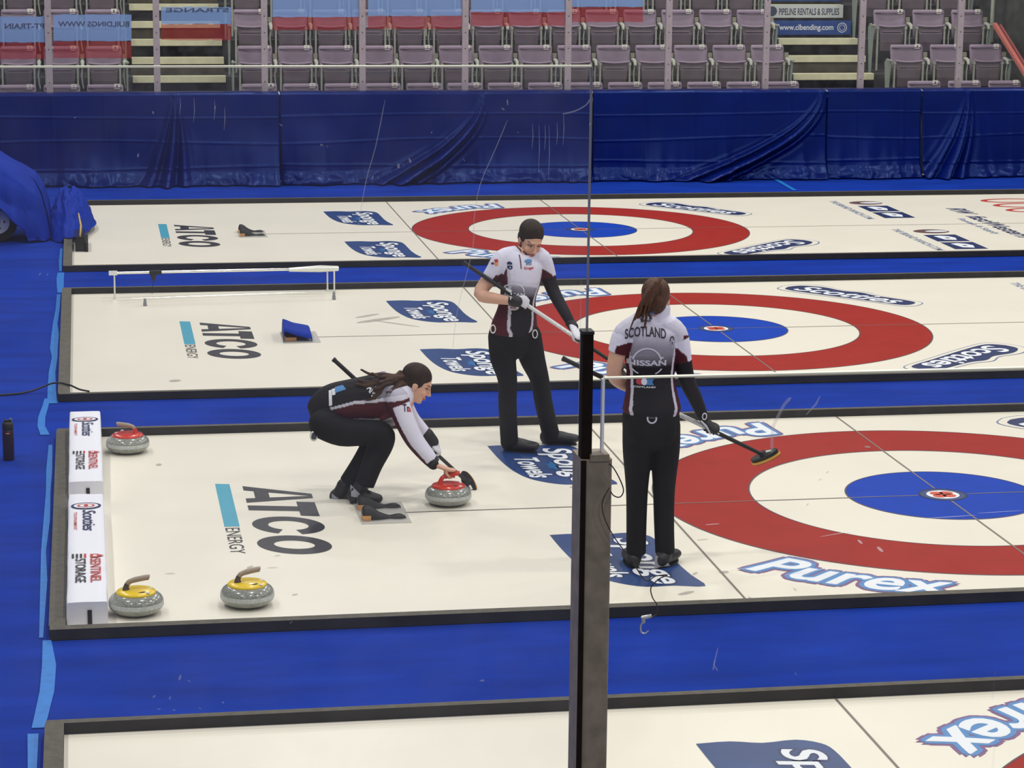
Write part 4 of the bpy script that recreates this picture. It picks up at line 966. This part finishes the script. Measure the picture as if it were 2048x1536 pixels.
# ---- the crouching woman -------------------------------------------------
Y0 = .38
Q = lambda x, y, d=0.: at(580+x/3.84, 690+y/3.84, Y0+d)
per = thing('person', 'dark-haired woman crouching on the hack in white and maroon jersey, hand on the red-capped stone', 'person', atz(715, 1000))
org = per.location.copy(); per.location = (0, 0, 0)
sp = [Q(905, 345), Q(850, 375), Q(780, 405), Q(640, 425), Q(480, 440), Q(340, 478), Q(262, 545)]
sr = [(.06, .06), (.13, .085), (.175, .112), (.165, .115), (.148, .104), (.150, .088), (.135, .066)]
RA = [Q(820, 420, -.13), Q(890, 600, -.16), Q(960, 735, -.17), Q(1065, 865, -.19), Q(1100, 915, -.20)]
LA = [Q(850, 430, .14), Q(920, 560, .17), Q(985, 635, .17), Q(1075, 730, .16), Q(1110, 775, .16)]
h1 = Head(Q(972, 305), (.88, -.10, -.44), (.46, 0, .89), .97)
fwd1 = Vector((.15, 0, -1)).normalized(); lat1 = Vector((0, 1, 0))
gripC = V3(ST[0]+.012, ST[1]-.0, .186)
body = [limb(sp[1:], [(a*.9, b*.9) for a, b in sr[1:]], lat1), limb([sp[1], Q(905, 345), h1.p(0, -.02, -.04)], [.06, .050, .048], lat1)]
body += h1.shapes()
body += [limb(RA, [.044, .04, .034, .028, .022]), limb(LA, [.044, .04, .034, .028, .022])]
legN = [Q(255, 606, -.08), Q(400, 668, -.11), Q(600, 672, -.13), Q(706, 684, -.13), Q(700, 760, -.12), Q(630, 920, -.12), Q(572, 1075, -.12)]
legF = [Q(255, 596, .08), Q(400, 655, .10), Q(600, 665, .10), Q(680, 695, .09), Q(645, 760, .07), Q(545, 915, .05), Q(440, 1065, .04)]
body += [limb(legN, [.08, .065, .06, .055, .05, .045, .035]), limb(legF, [.08, .065, .06, .055, .05, .045, .035])]
body += hand(gripC, (math.cos(R(12)), math.sin(R(12)), 0), (-.25, 0, 1), RA[-1], .0135, -1, .92)
bo = union('body', body, .0045, per, skin_m, skin_color([h1])); h1.eyes(bo)
sh = [limb(sp, sr, lat1), limb(RA, [.068, .064, .058, .048, .036]), limb(LA, [.066, .058, .052, .042, .034]), limb([sp[1], Q(820, 425, -.12)], [.09, .075]), limb([sp[1], Q(850, 430, .13)], [.09, .072]), limb([Q(850, 372), Q(905, 335), Q(925, 318)], [.085, .062, .052], lat1), limb([Q(790, 500, -.03), Q(690, 555, -.03)], [(.10, .03), (.09, .02)], (0, 0, 1))]
AR = lambda L, r: ([tuple(p) for p in L], r)
so = union('jersey', sh, .0065, per, shirt_m, shirt_color([tuple(p) for p in sp], [.08, .12, .145, .14, .13, .13, .12],
    [(RA, [.068, .064, .058, .048, .036], None, tuple(Vector((.85, -.25, .45)).normalized()), (-.42, False)), (LA, [.066, .058, .052, .042, .034], None, (.8, 0, .6), (-.75, False))],
    tuple(fwd1), tuple(lat1), .27, .50, dict(side=(80, 140), pipe=5, arm=.30, cuff=.86, collar=.0, bias=1.05)))
decal_proj(so, per, 'back_lettering', [lambda m: text_fit(m, 'AN', white_m, uv(0, 0), .07, .05, off=.03)], Q(590, 330, -.095), (.45, 0, -.9), (.7, .5, .3), (-.1, -.75, .6))
decal_proj(so, per, 'hip_emblem', [lambda m: m.poly([(0, 0, 0), (.075, .01, 0), (.06, .05, 0), (.01, .045, 0)], sky_m), lambda m: m.poly([(-.045, -.07, 0), (-.03, .03, 0), (-.012, .03, 0), (-.025, -.07, 0)], white_m), lambda m: m.poly([(-.015, -.01, 0), (-.01, .035, 0), (.01, .035, 0), (.005, -.01, 0)], white_m)], Q(340, 365, -.08), (1, 0, .15), (0, .2, 1), (-.1, -.8, .6))
decal_proj(so, per, 'sleeve_lettering', [lambda m: text_fit(m, 'Tr', blk_m, uv(0, 0), .045, .045, off=.02), lambda m: text_fit(m, 'a', ired_m, uv(.035, .0), .025, .025, off=.02)], Q(862, 510, -.2), (1, 0, -.05), (0, 0, 1), (.2, -1, .2))
pa = union('trousers', [limb(legN, [(.096, .090), (.090, .080), (.080, .073), (.076, .076), (.078, .078), (.066, .066), (.061, .060)], (0, 1, 0), round1=False), limb(legF, [(.096, .090), (.088, .080), (.08, .073), (.074, .074), (.075, .075), (.064, .064), (.057, .057)], (0, 1, 0), round1=False), limb([Q(330, 515), Q(262, 560)], [(.14, .085), (.135, .075)], lat1)], .0075, per, pants_m, smooth=4)
ha = union('hair', hair_cap(h1)+[h1.e((0, -.095, -.01), (.045, .035, .04))], .006, per, hair1_m, smooth=4)
pt_ = [h1.p(0, -.10, -.01), Q(820, 290, -.02), Q(730, 285, -.04), Q(640, 300, -.05), Q(570, 285, -.03)]
pt2 = [h1.p(0, -.09, -.02), Q(800, 300, -.06), Q(740, 320, -.09), Q(700, 345, -.11), Q(660, 335, -.11)]
union('ponytail', strands(pt_, .046, 18, 4, .022)+strands(pt2, .036, 12, 5, .014)+[limb([Q(860, 300, -.05), Q(800, 340, -.12), Q(785, 385, -.15)], [.02, .008, .002])], .005, per, mat('ponytail_brown', rgb(66, 45, 32), .6, spec=.2, noise_amt=.4, nscale=40, bump=.6, bscale=110, stretch=(.3, 1, 1)), smooth=2)
union('wristband', [limb([Q(1075, 875, -.19), Q(1112, 915, -.20)], [.044, .040], n=20, round0=False, round1=False)], .005, per, gloveb_m, smooth=2)
shoe(per, Q(448, 1150, -.12), Q(722, 1182, -.12), Q(545, 1085, -.12), 1.12, (.06, .30, .0, .06), -1)
shoe(per, Q(312, 1158, .04), Q(560, 1185, .04), Q(415, 1080, .04), 1.12, (.02, .32, -.03, .02), -1)
m = MB(); m.tube([Q(175, 600, -.10), Q(182, 660, -.12)], .008, blk_m, 8); P = [Q(182+24*math.cos(a), 700+34*math.sin(a), -.125) for a in [2*math.pi*k/24 for k in range(25)]]; m.tube(P, .006, alu_m, 8); m.tube([Q(182, 700, -.115), Q(182, 700, -.13)], .02, mat('tape_grey', rgb(60, 64, 70), .5), 14); m.build('belt_clip', per)
bA, bB = Q(345, 120, .14), Q(1372, 1062, .16)
broom('black broom held across the back of the crouching woman', bA, bB, [(0, .35, blk_m), (.35, 1, mat('shaft_charcoal', rgb(44, 42, 42), .5))], (.35, -.55, -.75), .0135)
bd = (bB-bA).normalized(); gc = bA+bd*((Q(1125, 800)-Q(345, 120)).length*1.005)
gl = union('glove', hand(gc, -bd, (.2, -.3, 1), LA[-1], .0135, 1, .95)+[limb([Q(1065, 715, .16), LA[-1]], [.040, .034])], .0045, per, glovew_m, smooth=2)
union('glove_cuff', [limb([Q(1045, 690, .16), Q(1090, 745, .16)], [.048, .044], n=18)], .005, per, gloveb_m, smooth=2)

# ---- the standing woman facing the camera --------------------------------
Y0 = 1.55
Q = lambda x, y, d=0.: at(x, y, Y0+d)
per = thing('person', 'standing woman facing the camera, looking down, broom in both white-gloved hands', 'person', (0, 0, 0))
fwd = Vector((.22, -.97, 0)); lat = Vector((.97, .22, 0))
sp = [Q(1052, 500, .02), Q(1048, 512, .02), Q(1044, 530), Q(1041, 560), Q(1036, 595), Q(1033, 625), Q(1029, 652), Q(1029, 660)]
sr = [(.058, .055), (.125, .07), (.150, .098), (.143, .108), (.124, .098), (.140, .104), (.163, .118), (.164, .118)]
RA = [Q(1006, 520), Q(982, 553), Q(960, 588, -.04), Q(990, 597, -.10), Q(1030, 603, -.17)]
LA = [Q(1083, 518, .03), Q(1096, 553, .05), Q(1108, 585, .02), Q(1128, 622, -.08), Q(1143, 648, -.14)]
h2 = Head(Q(1061, 481, -.0), (.20, -.84, -.48), (.20, -.46, .86), 1.0)
body = [limb(sp[1:], [(a*.88, b*.88) for a, b in sr[1:]], fwd), limb([Q(1047, 512, .02), h2.p(0, -.02, -.05)], [.056, .048], fwd)] + h2.shapes()
body += [limb(RA, [.052, .052, .043, .037, .025], fwd), limb(LA, [.046, .043, .038, .033, .024], fwd)]
legR = [Q(1005, 672), Q(1006, 715, -.02), Q(1015, 760, -.04), Q(1015, 810, -.03), Q(1018, 876, -.03)]
legL = [Q(1054, 672), Q(1064, 715, .03), Q(1079, 758, .07), Q(1088, 810, .12), Q(1102, 868, .16)]
body += [limb(l, [.08, .075, .055, .05, .035], fwd) for l in (legR, legL)]
bA, bB = Q(930, 527, -.02), Q(1244, 737, -.34)
bd = (bB-bA).normalized(); LB = (bB-bA).length
c1 = bA+bd*(LB*(1047-930)/(1244-930)*1.0); c2 = bA+bd*(LB*(1156-930)/(1244-930))
bo = union('body', body, .0045, per, skin_m, skin_color([h2])); h2.eyes(bo)
sh = [limb(sp, sr, fwd), limb([Q(1030, 512, .01), RA[0], Q(990, 543), Q(980, 557)], [.07, .072, .063, .058], fwd, round1=False), limb([Q(1062, 512, .02), LA[0], LA[1]], [.07, .066, .056], fwd), limb(LA[1:], [.050, .044, .038, .030], fwd), limb([Q(1049, 508, .02), Q(1053, 499, .02)], [(.066, .062), (.058, .056)], fwd)]
so = union('jersey', sh, .006, per, shirt_m, shirt_color([tuple(p) for p in sp], [.055, .10, .125, .125, .11, .12, .13, .13],
    [([RA[0], Q(990, 543), Q(981, 556)], [.072, .063, .060], None, tuple((-lat*.95+Vector((0, -.1, .25))).normalized()), (.25, False, 2.1)), (LA, [.066, .056, .05, .04, .03], .27, tuple((lat*.9+Vector((0, 0, .3))).normalized()), (.25, False, 6.5))],
    tuple(fwd), tuple(lat), .42, .55, dict(side=(62, 104), dhi=42, pipe=5, arm=.30, collar=.0, bias=1.06, neck=(Q(1049, 500, .02), .072))))
N = fwd
def D(x, y): return Q(x, y, -.2)
decal_proj(so, per, 'chest_badges', [lambda m: m.poly([(-.014, .025, 0), (0, .034, 0), (.014, .025, 0), (.014, .012, 0), (-.014, .012, 0)], navy_m), lambda m: m.poly([(-.014, .006, 0), (.014, .006, 0), (.014, -.012, 0), (0, -.022, 0), (-.014, -.012, 0)], navy_m), lambda m: m.poly([(-.005, -.004, 0.001), (.005, -.004, .001), (0, -.014, .001)], white_m)], D(1033, 538), lat, (0, 0, 1), N)
decal_proj(so, per, 'chest_lettering', [lambda m: m.poly([(.03*math.cos(a), .022+.012*math.sin(a), 0) for a in [k*math.pi/10 for k in range(20)]], sky_m), lambda m: text_fit(m, 'ATCO', navy_m, uv(-.02, -.004), .04, .016, off=.03), lambda m: text_fit(m, 'Kruger', ired_m, uv(-.035, -.036), .07, .022, off=.03)], D(1071, 534), lat, (0, 0, 1), N)
def ringseg(m, r0, r1, a0, a1, z=0, mm=white_m, sy=1., n=20):
    A = [(r0*math.cos(R(a0+(a1-a0)*k/n)), sy*r0*math.sin(R(a0+(a1-a0)*k/n)), z) for k in range(n+1)]; B = [(r1*math.cos(R(a0+(a1-a0)*k/n)), sy*r1*math.sin(R(a0+(a1-a0)*k/n)), z) for k in range(n+1)]
    m.add(A+B, [(k, k+1, n+2+k, n+1+k) for k in range(n)], mm)
decal_proj(so, per, 'belly_emblem', [lambda m: ringseg(m, .062, .070, 10, 170), lambda m: text_fit(m, 'NISSAN', white_m, uv(-.07, -.02), .14, .022, off=.03), lambda m: m.poly([(.034*math.cos(a)-.002, -.095+.018*math.sin(a), 0) for a in [k*math.pi/10 for k in range(20)]], white_m), lambda m: text_fit(m, 'KIA', ired_m, uv(-.02, -.103, .001), .035, .014, off=.03)], D(1040, 592), lat, (0, 0, 1), N)
decal_proj(so, per, 'zip_placket', [lambda m: m.poly([(-.004, 0, 0), (.004, 0, 0), (.003, -.09, 0), (-.003, -.09, 0)], mat('zip_maroon', rgb(74, 24, 34), .6))], D(1054, 515), lat, (0, 0, 1), N)
decal_proj(so, per, 'sleeve_flag', [lambda m: m.poly([(-.012, .02, 0), (.012, .02, 0), (.012, .0, 0), (-.012, .0, 0)], ired_m), lambda m: m.poly([(-.02, .0, 0), (.008, 0, 0), (.004, -.022, 0), (-.014, -.022, 0)], mat('flag_orange', rgb(226, 150, 90), .5)), lambda m: m.poly([(-.038, .004, 0), (-.02, .006, 0), (-.02, -.008, 0), (-.034, -.008, 0)], navy_m)], D(996, 527), (.97, 0, .25), (-.2, 0, 1), (-.1, -1, .1))
T = lambda l: limb(l, [(.098, .098), (.088, .088), (.066, .066), (.062, .062), (.060, .062)], fwd, round1=False)
legR2 = legR[:-1]+[Q(1019, 889, -.03)]; legL2 = legL[:-1]+[Q(1104, 878, .16)]
union('trousers', [T(legR2), T(legL2), limb([Q(1030, 645), Q(1029, 668), Q(1030, 685)], [(.148, .105), (.165, .112), (.158, .112)], fwd)], .007, per, pants_m, smooth=4)
union('hair', hair_cap(h2)+[h2.e((0, -.095, -.02), (.045, .03, .045)), limb([h2.p(0, -.09, -.03), h2.p(-.04, -.08, -.09), h2.p(-.06, -.06, -.13)], [.035, .028, .012])], .006, per, hair1_m, smooth=4)
g1 = hand(c1, bd, (-.35, -.75, .35), RA[-1], .0135, 1, .96); g2 = hand(c2, bd, (.1, -.5, .9), LA[-1], .0135, -1, .96)
union('glove', g1+[limb([Q(1026, 602, -.165), RA[-1]], [.034, .030])], .0045, per, glovew_m, smooth=2); union('glove', g2, .0045, per, glovew_m, smooth=2)
union('glove_cuff', [limb([Q(1026, 602, -.165), Q(1034, 603, -.18)], [.038, .038])], .005, per, gloveb_m, smooth=2); union('glove_cuff', [limb([Q(1140, 645, -.13), Q(1147, 654, -.15)], [.034, .034])], .005, per, gloveb_m, smooth=2)
g = ground(1012, 905); shoe(per, (g.x-.01, g.y+.07, .046), (g.x+.225, g.y-.05, .046), Q(1020, 880, -.03), 1.15)
g = ground(1088, 890); shoe(per, (g.x-.01, g.y+.06, .046), (g.x+.245, g.y-.04, .046), Q(1105, 872, .15), 1.15)
for (x, y) in ((986, 658), (1070, 668)):
    m = MB(); m.tube([Q(x+8*math.cos(a)*.6, y+8*math.sin(a), -.13 if x < 1000 else -.10) for a in [2*math.pi*k/20 for k in range(21)]], .004, alu_m, 8); m.build('belt_ring', per)
broom('black and white broom held slanting by the standing woman facing the camera', bA, bB, [(0, .33, blk_m), (.33, .36, alu_m), (.36, .70, mat('shaft_white', rgb(222, 222, 220), .3)), (.70, 1, blk_m)], (.5, -.6, -.5), .0135, 6)

# ---- the woman with her back to the camera --------------------------------
Y0 = -1.34
Q = lambda x, y, d=0.: at(x, y, Y0+d)
per = thing('person', 'standing woman with her back to the camera, brown ponytail over a jersey lettered SCOTLAND', 'person', (0, 0, 0))
fwd = Vector((.08, 1, 0)).normalized(); lat = Vector((1, -.08, 0)).normalized()
sp = [Q(1316, 628), Q(1309, 642), Q(1304, 662), Q(1301, 700), Q(1301, 745), Q(1302, 780), Q(1303, 812), Q(1303, 818)]
sr = [(.055, .055), (.125, .068), (.158, .092), (.150, .102), (.135, .096), (.144, .100), (.164, .120), (.166, .122)]
LA = [Q(1250, 668), Q(1236, 705), Q(1228, 748, .01), Q(1246, 768, .09), Q(1266, 776, .17)]
RA = [Q(1352, 668), Q(1364, 712), Q(1374, 760), Q(1392, 800, .06), Q(1407, 836, .11)]
h3 = Head(Q(1311, 602, .01), (.30, .94, -.12), (.05, .1, 1), .98)
body = [limb(sp[1:], [(a*.88, b*.88) for a, b in sr[1:]], fwd), limb([sp[1], h3.p(0, -.015, -.06)], [.055, .05], fwd)] + h3.shapes()
body += [limb(LA, [.050, .048, .042, .036, .026], fwd), limb(RA, [.048, .044, .038, .032, .025], fwd)]
legL = [Q(1277, 850), Q(1275, 900), Q(1274, 975, .02), Q(1273, 1040, 0), Q(1272, 1108, -.01)]
legR = [Q(1329, 850), Q(1330, 900), Q(1328, 975, .02), Q(1328, 1040, 0), Q(1330, 1106, -.01)]
body += [limb(l, [.085, .078, .055, .05, .036], fwd) for l in (legL, legR)]
bA, bB = Q(1130, 719, .10), Q(1529, 911, .14)
bd = (bB-bA).normalized(); LB = (bB-bA).length; cR = bA+bd*(LB*(1420-1130)/399.); cL = bA+bd*(LB*(1272-1130)/399.)
union('body', body, .005, per, skin_m, skin_color([h3]))
sh = [limb(sp, sr, fwd), limb([Q(1285, 650), LA[0], Q(1236, 706)], [.075, .066, .058], fwd, round1=False), limb([Q(1325, 650), RA[0], RA[1]], [.075, .066, .054], fwd), limb(RA[1:], [.052, .046, .040, .030], fwd), limb([Q(1312, 640), Q(1318, 624), Q(1320, 618)], [.066, .062, .060], fwd)]
so = union('jersey', sh, .0055, per, shirt_m, shirt_color([tuple(p) for p in sp], [.055, .10, .125, .125, .115, .12, .13, .13],
    [([LA[0], LA[1]], [.066, .060], None, tuple(-lat), (.45, False, 2.3)), (RA, [.066, .054, .048, .042, .03], .30, tuple(lat), (.4, False, 6.0))],
    tuple(fwd), tuple(lat), .26, .52, dict(side=(76, 118), dlo=-18, pipe=4.5, arm=.30, collar=-.1, bias=1.06)))
N = -fwd; U_ = lat
def arch(x, y, k): return lambda a, b: (x+a, y+b-k*(x+a)**2, 0)
D = lambda x, y: Q(x, y, -.2)
ink = mat('jersey_ink', rgb(58, 44, 58), .6); pale = mat('jersey_pale', rgb(200, 200, 212), .6)
decal_proj(so, per, 'back_lettering', [lambda m: text_fit(m, 'SCOTLAND', ink, arch(-.113, -.025, 1.4), .226, .052, off=.02)], D(1297.5, 671), U_, (0, 0, 1), N)
decal_proj(so, per, 'maker_lettering', [lambda m: text_fit(m, 'NISSAN', pale, uv(-.105, -.014), .21, .029, off=.035), lambda m: ringseg(m, .074, .083, 12, 168, 0, pale, 1.05), lambda m: m.poly([(-.095, .026, 0), (-.066, .026, 0), (-.072, .034, 0), (-.09, .034, 0)], pale), lambda m: m.poly([(.095, .026, 0), (.066, .026, 0), (.072, .034, 0), (.09, .034, 0)], pale), lambda m: ringseg(m, .088, .096, 208, 240, 0, pale, .75), lambda m: ringseg(m, .088, .096, 300, 332, 0, pale, .75)], D(1300, 734), U_, (0, 0, 1), N)
decal_proj(so, per, 'neck_badge', [lambda m: ringseg(m, .022, .034, 0, 180, 0, navy_m, 1.1), lambda m: text_fit(m, 'SPAR', navy_m, uv(-.03, -.012), .06, .011, off=.03), lambda m: text_fit(m, 'CAN', sky_m, uv(-.0, .052), .03, .01, off=.03)], D(1299, 648), U_, (0, 0, 1), N)
decal_proj(so, per, 'waist_badge', [lambda m: m.poly([(-.05, .012, 0), (-.02, .018, 0), (-.02, -.018, 0), (-.042, -.016, 0), (-.052, -.004, 0)], mat('badge_red', rgb(190, 60, 70), .5)), lambda m: m.poly([(.0, .018, 0), (.046, .016, 0), (.036, 0, 0), (.046, -.018, 0), (.0, -.018, 0)], sky_m), lambda m: m.poly([(-.02+.016*math.cos(a)+.012, .001+.02*math.sin(a), .001) for a in [k*math.pi/8 for k in range(16)]], white_m), lambda m: text_fit(m, 'SCOTLAND', white_m, uv(-.075, -.034), .13, .009, off=.03)], D(1297, 772), U_, (0, 0, 1), N)
decal_proj(so, per, 'sleeve_badge', [lambda m: ringseg(m, .010, .016, 0, 200, 0, ink, 1.4), lambda m: m.poly([(-.012, -.01, 0), (.012, -.006, 0), (.0, -.045, 0)], pale), lambda m: m.poly([(-.006, -.01, 0.001), (.006, -.01, 0.001), (.0, -.035, 0.001)], ink)], D(1367, 688), (.9, 0, 0), (0, 0, 1), (.3, -1, 0))
T = lambda l: limb(l, [(.090, .10), (.084, .088), (.064, .070), (.058, .062), (.056, .062)], fwd, round1=False)
union('trousers', [T(legL), T(legR), limb([Q(1303, 808), Q(1302, 835), Q(1303, 862)], [(.150, .105), (.163, .118), (.160, .120)], fwd), limb([Q(1280, 846, -.035), Q(1279, 868, -.035)], [.080, .080]), limb([Q(1326, 846, -.035), Q(1327, 868, -.035)], [.080, .080])], .007, per, pants_m, smooth=4)
P = lambda x, y, d=0.: Q(1180+x/4.5175, 540+y/4.5175, d)
union('hair', hair_cap(h3)+[h3.e((0, -.098, .01), (.05, .03, .05))], .006, per, hair3_m, smooth=4)
union('ponytail', strands([P(595, 130, -.11), P(565, 180, -.135), P(525, 260, -.14), P(500, 350, -.135), P(478, 455, -.13)], .030, 14, 9, .018)+strands([P(610, 150, -.10), P(560, 260, -.13), P(530, 380, -.13)], .026, 6, 11, .01)+strands([P(570, 150, -.11), P(500, 280, -.13), P(462, 420, -.12)], .018, 5, 12, .01), .0045, per, hair3_m, smooth=2)
union('glove', hand(cR, bd, (-.1, -.5, .9), RA[-1], .0135, -1, .97)+[limb([Q(1402, 826, .10), RA[-1]], [.034, .03])], .0045, per, gloveb_m, smooth=2)
union('glove', hand(cL, bd, (-.2, -.2, 1), LA[-1], .0135, -1, .95), .005, per, gloveb_m, smooth=2)
m = MB(); a = Q(1409, 833, .04); m.tube([a+V3(.012*math.cos(t_), 0, .018*math.sin(t_)) for t_ in [2*math.pi*k/16 for k in range(17)]], .0035, glovew_m, 8); m.tube([Q(1402, 842, .04), Q(1412, 852, .05), Q(1421, 868, .06)], [.005, .006, .004], glovew_m, 8); m.build('glove_stripe', per)
zz = .043
g = ground(1273, 1143); shoe(per, (g.x, g.y+.05, zz), (g.x+.01, g.y+.29, zz), Q(1272, 1100, -.01), 1.1)
g = ground(1330, 1143); shoe(per, (g.x-.02, g.y+.06, zz), (g.x+.13, g.y+.25, zz), Q(1330, 1098, -.01), 1.1)
pr = [o for o in per.children if o.name.startswith('shoe')]
m = MB(); c = Q(1323, 1128, -.085); m.poly([c+V3(-.04, 0, -.02), c+V3(.05, 0, -.012), c+V3(.02, .01, .03), c+V3(-.035, .01, .05)], shoeg_m); m.build('heel_panel', pr[-1])
tr = [o for o in per.children if o.name.startswith('trousers')][0]
decal_proj(tr, per, 'trouser_badge', [lambda m: ringseg(m, .020, .029, 150, 390, 0, pale, 1.0), lambda m: m.poly([(-.016, 0, 0), (.016, 0, 0), (.012, .02, 0), (0, .034, 0), (-.012, .02, 0)], mat('badge_grey', rgb(78, 78, 84), .5))], Q(1311, 848, -.25), lat, (0, 0, 1), N)
broom('black and white broom carried level by the woman with her back to the camera', bA, bB, [(0, .46, blk_m), (.46, .70, MATS['shaft_white']), (.70, 1, blk_m)], (.75, -.5, .45), .0135, 8)
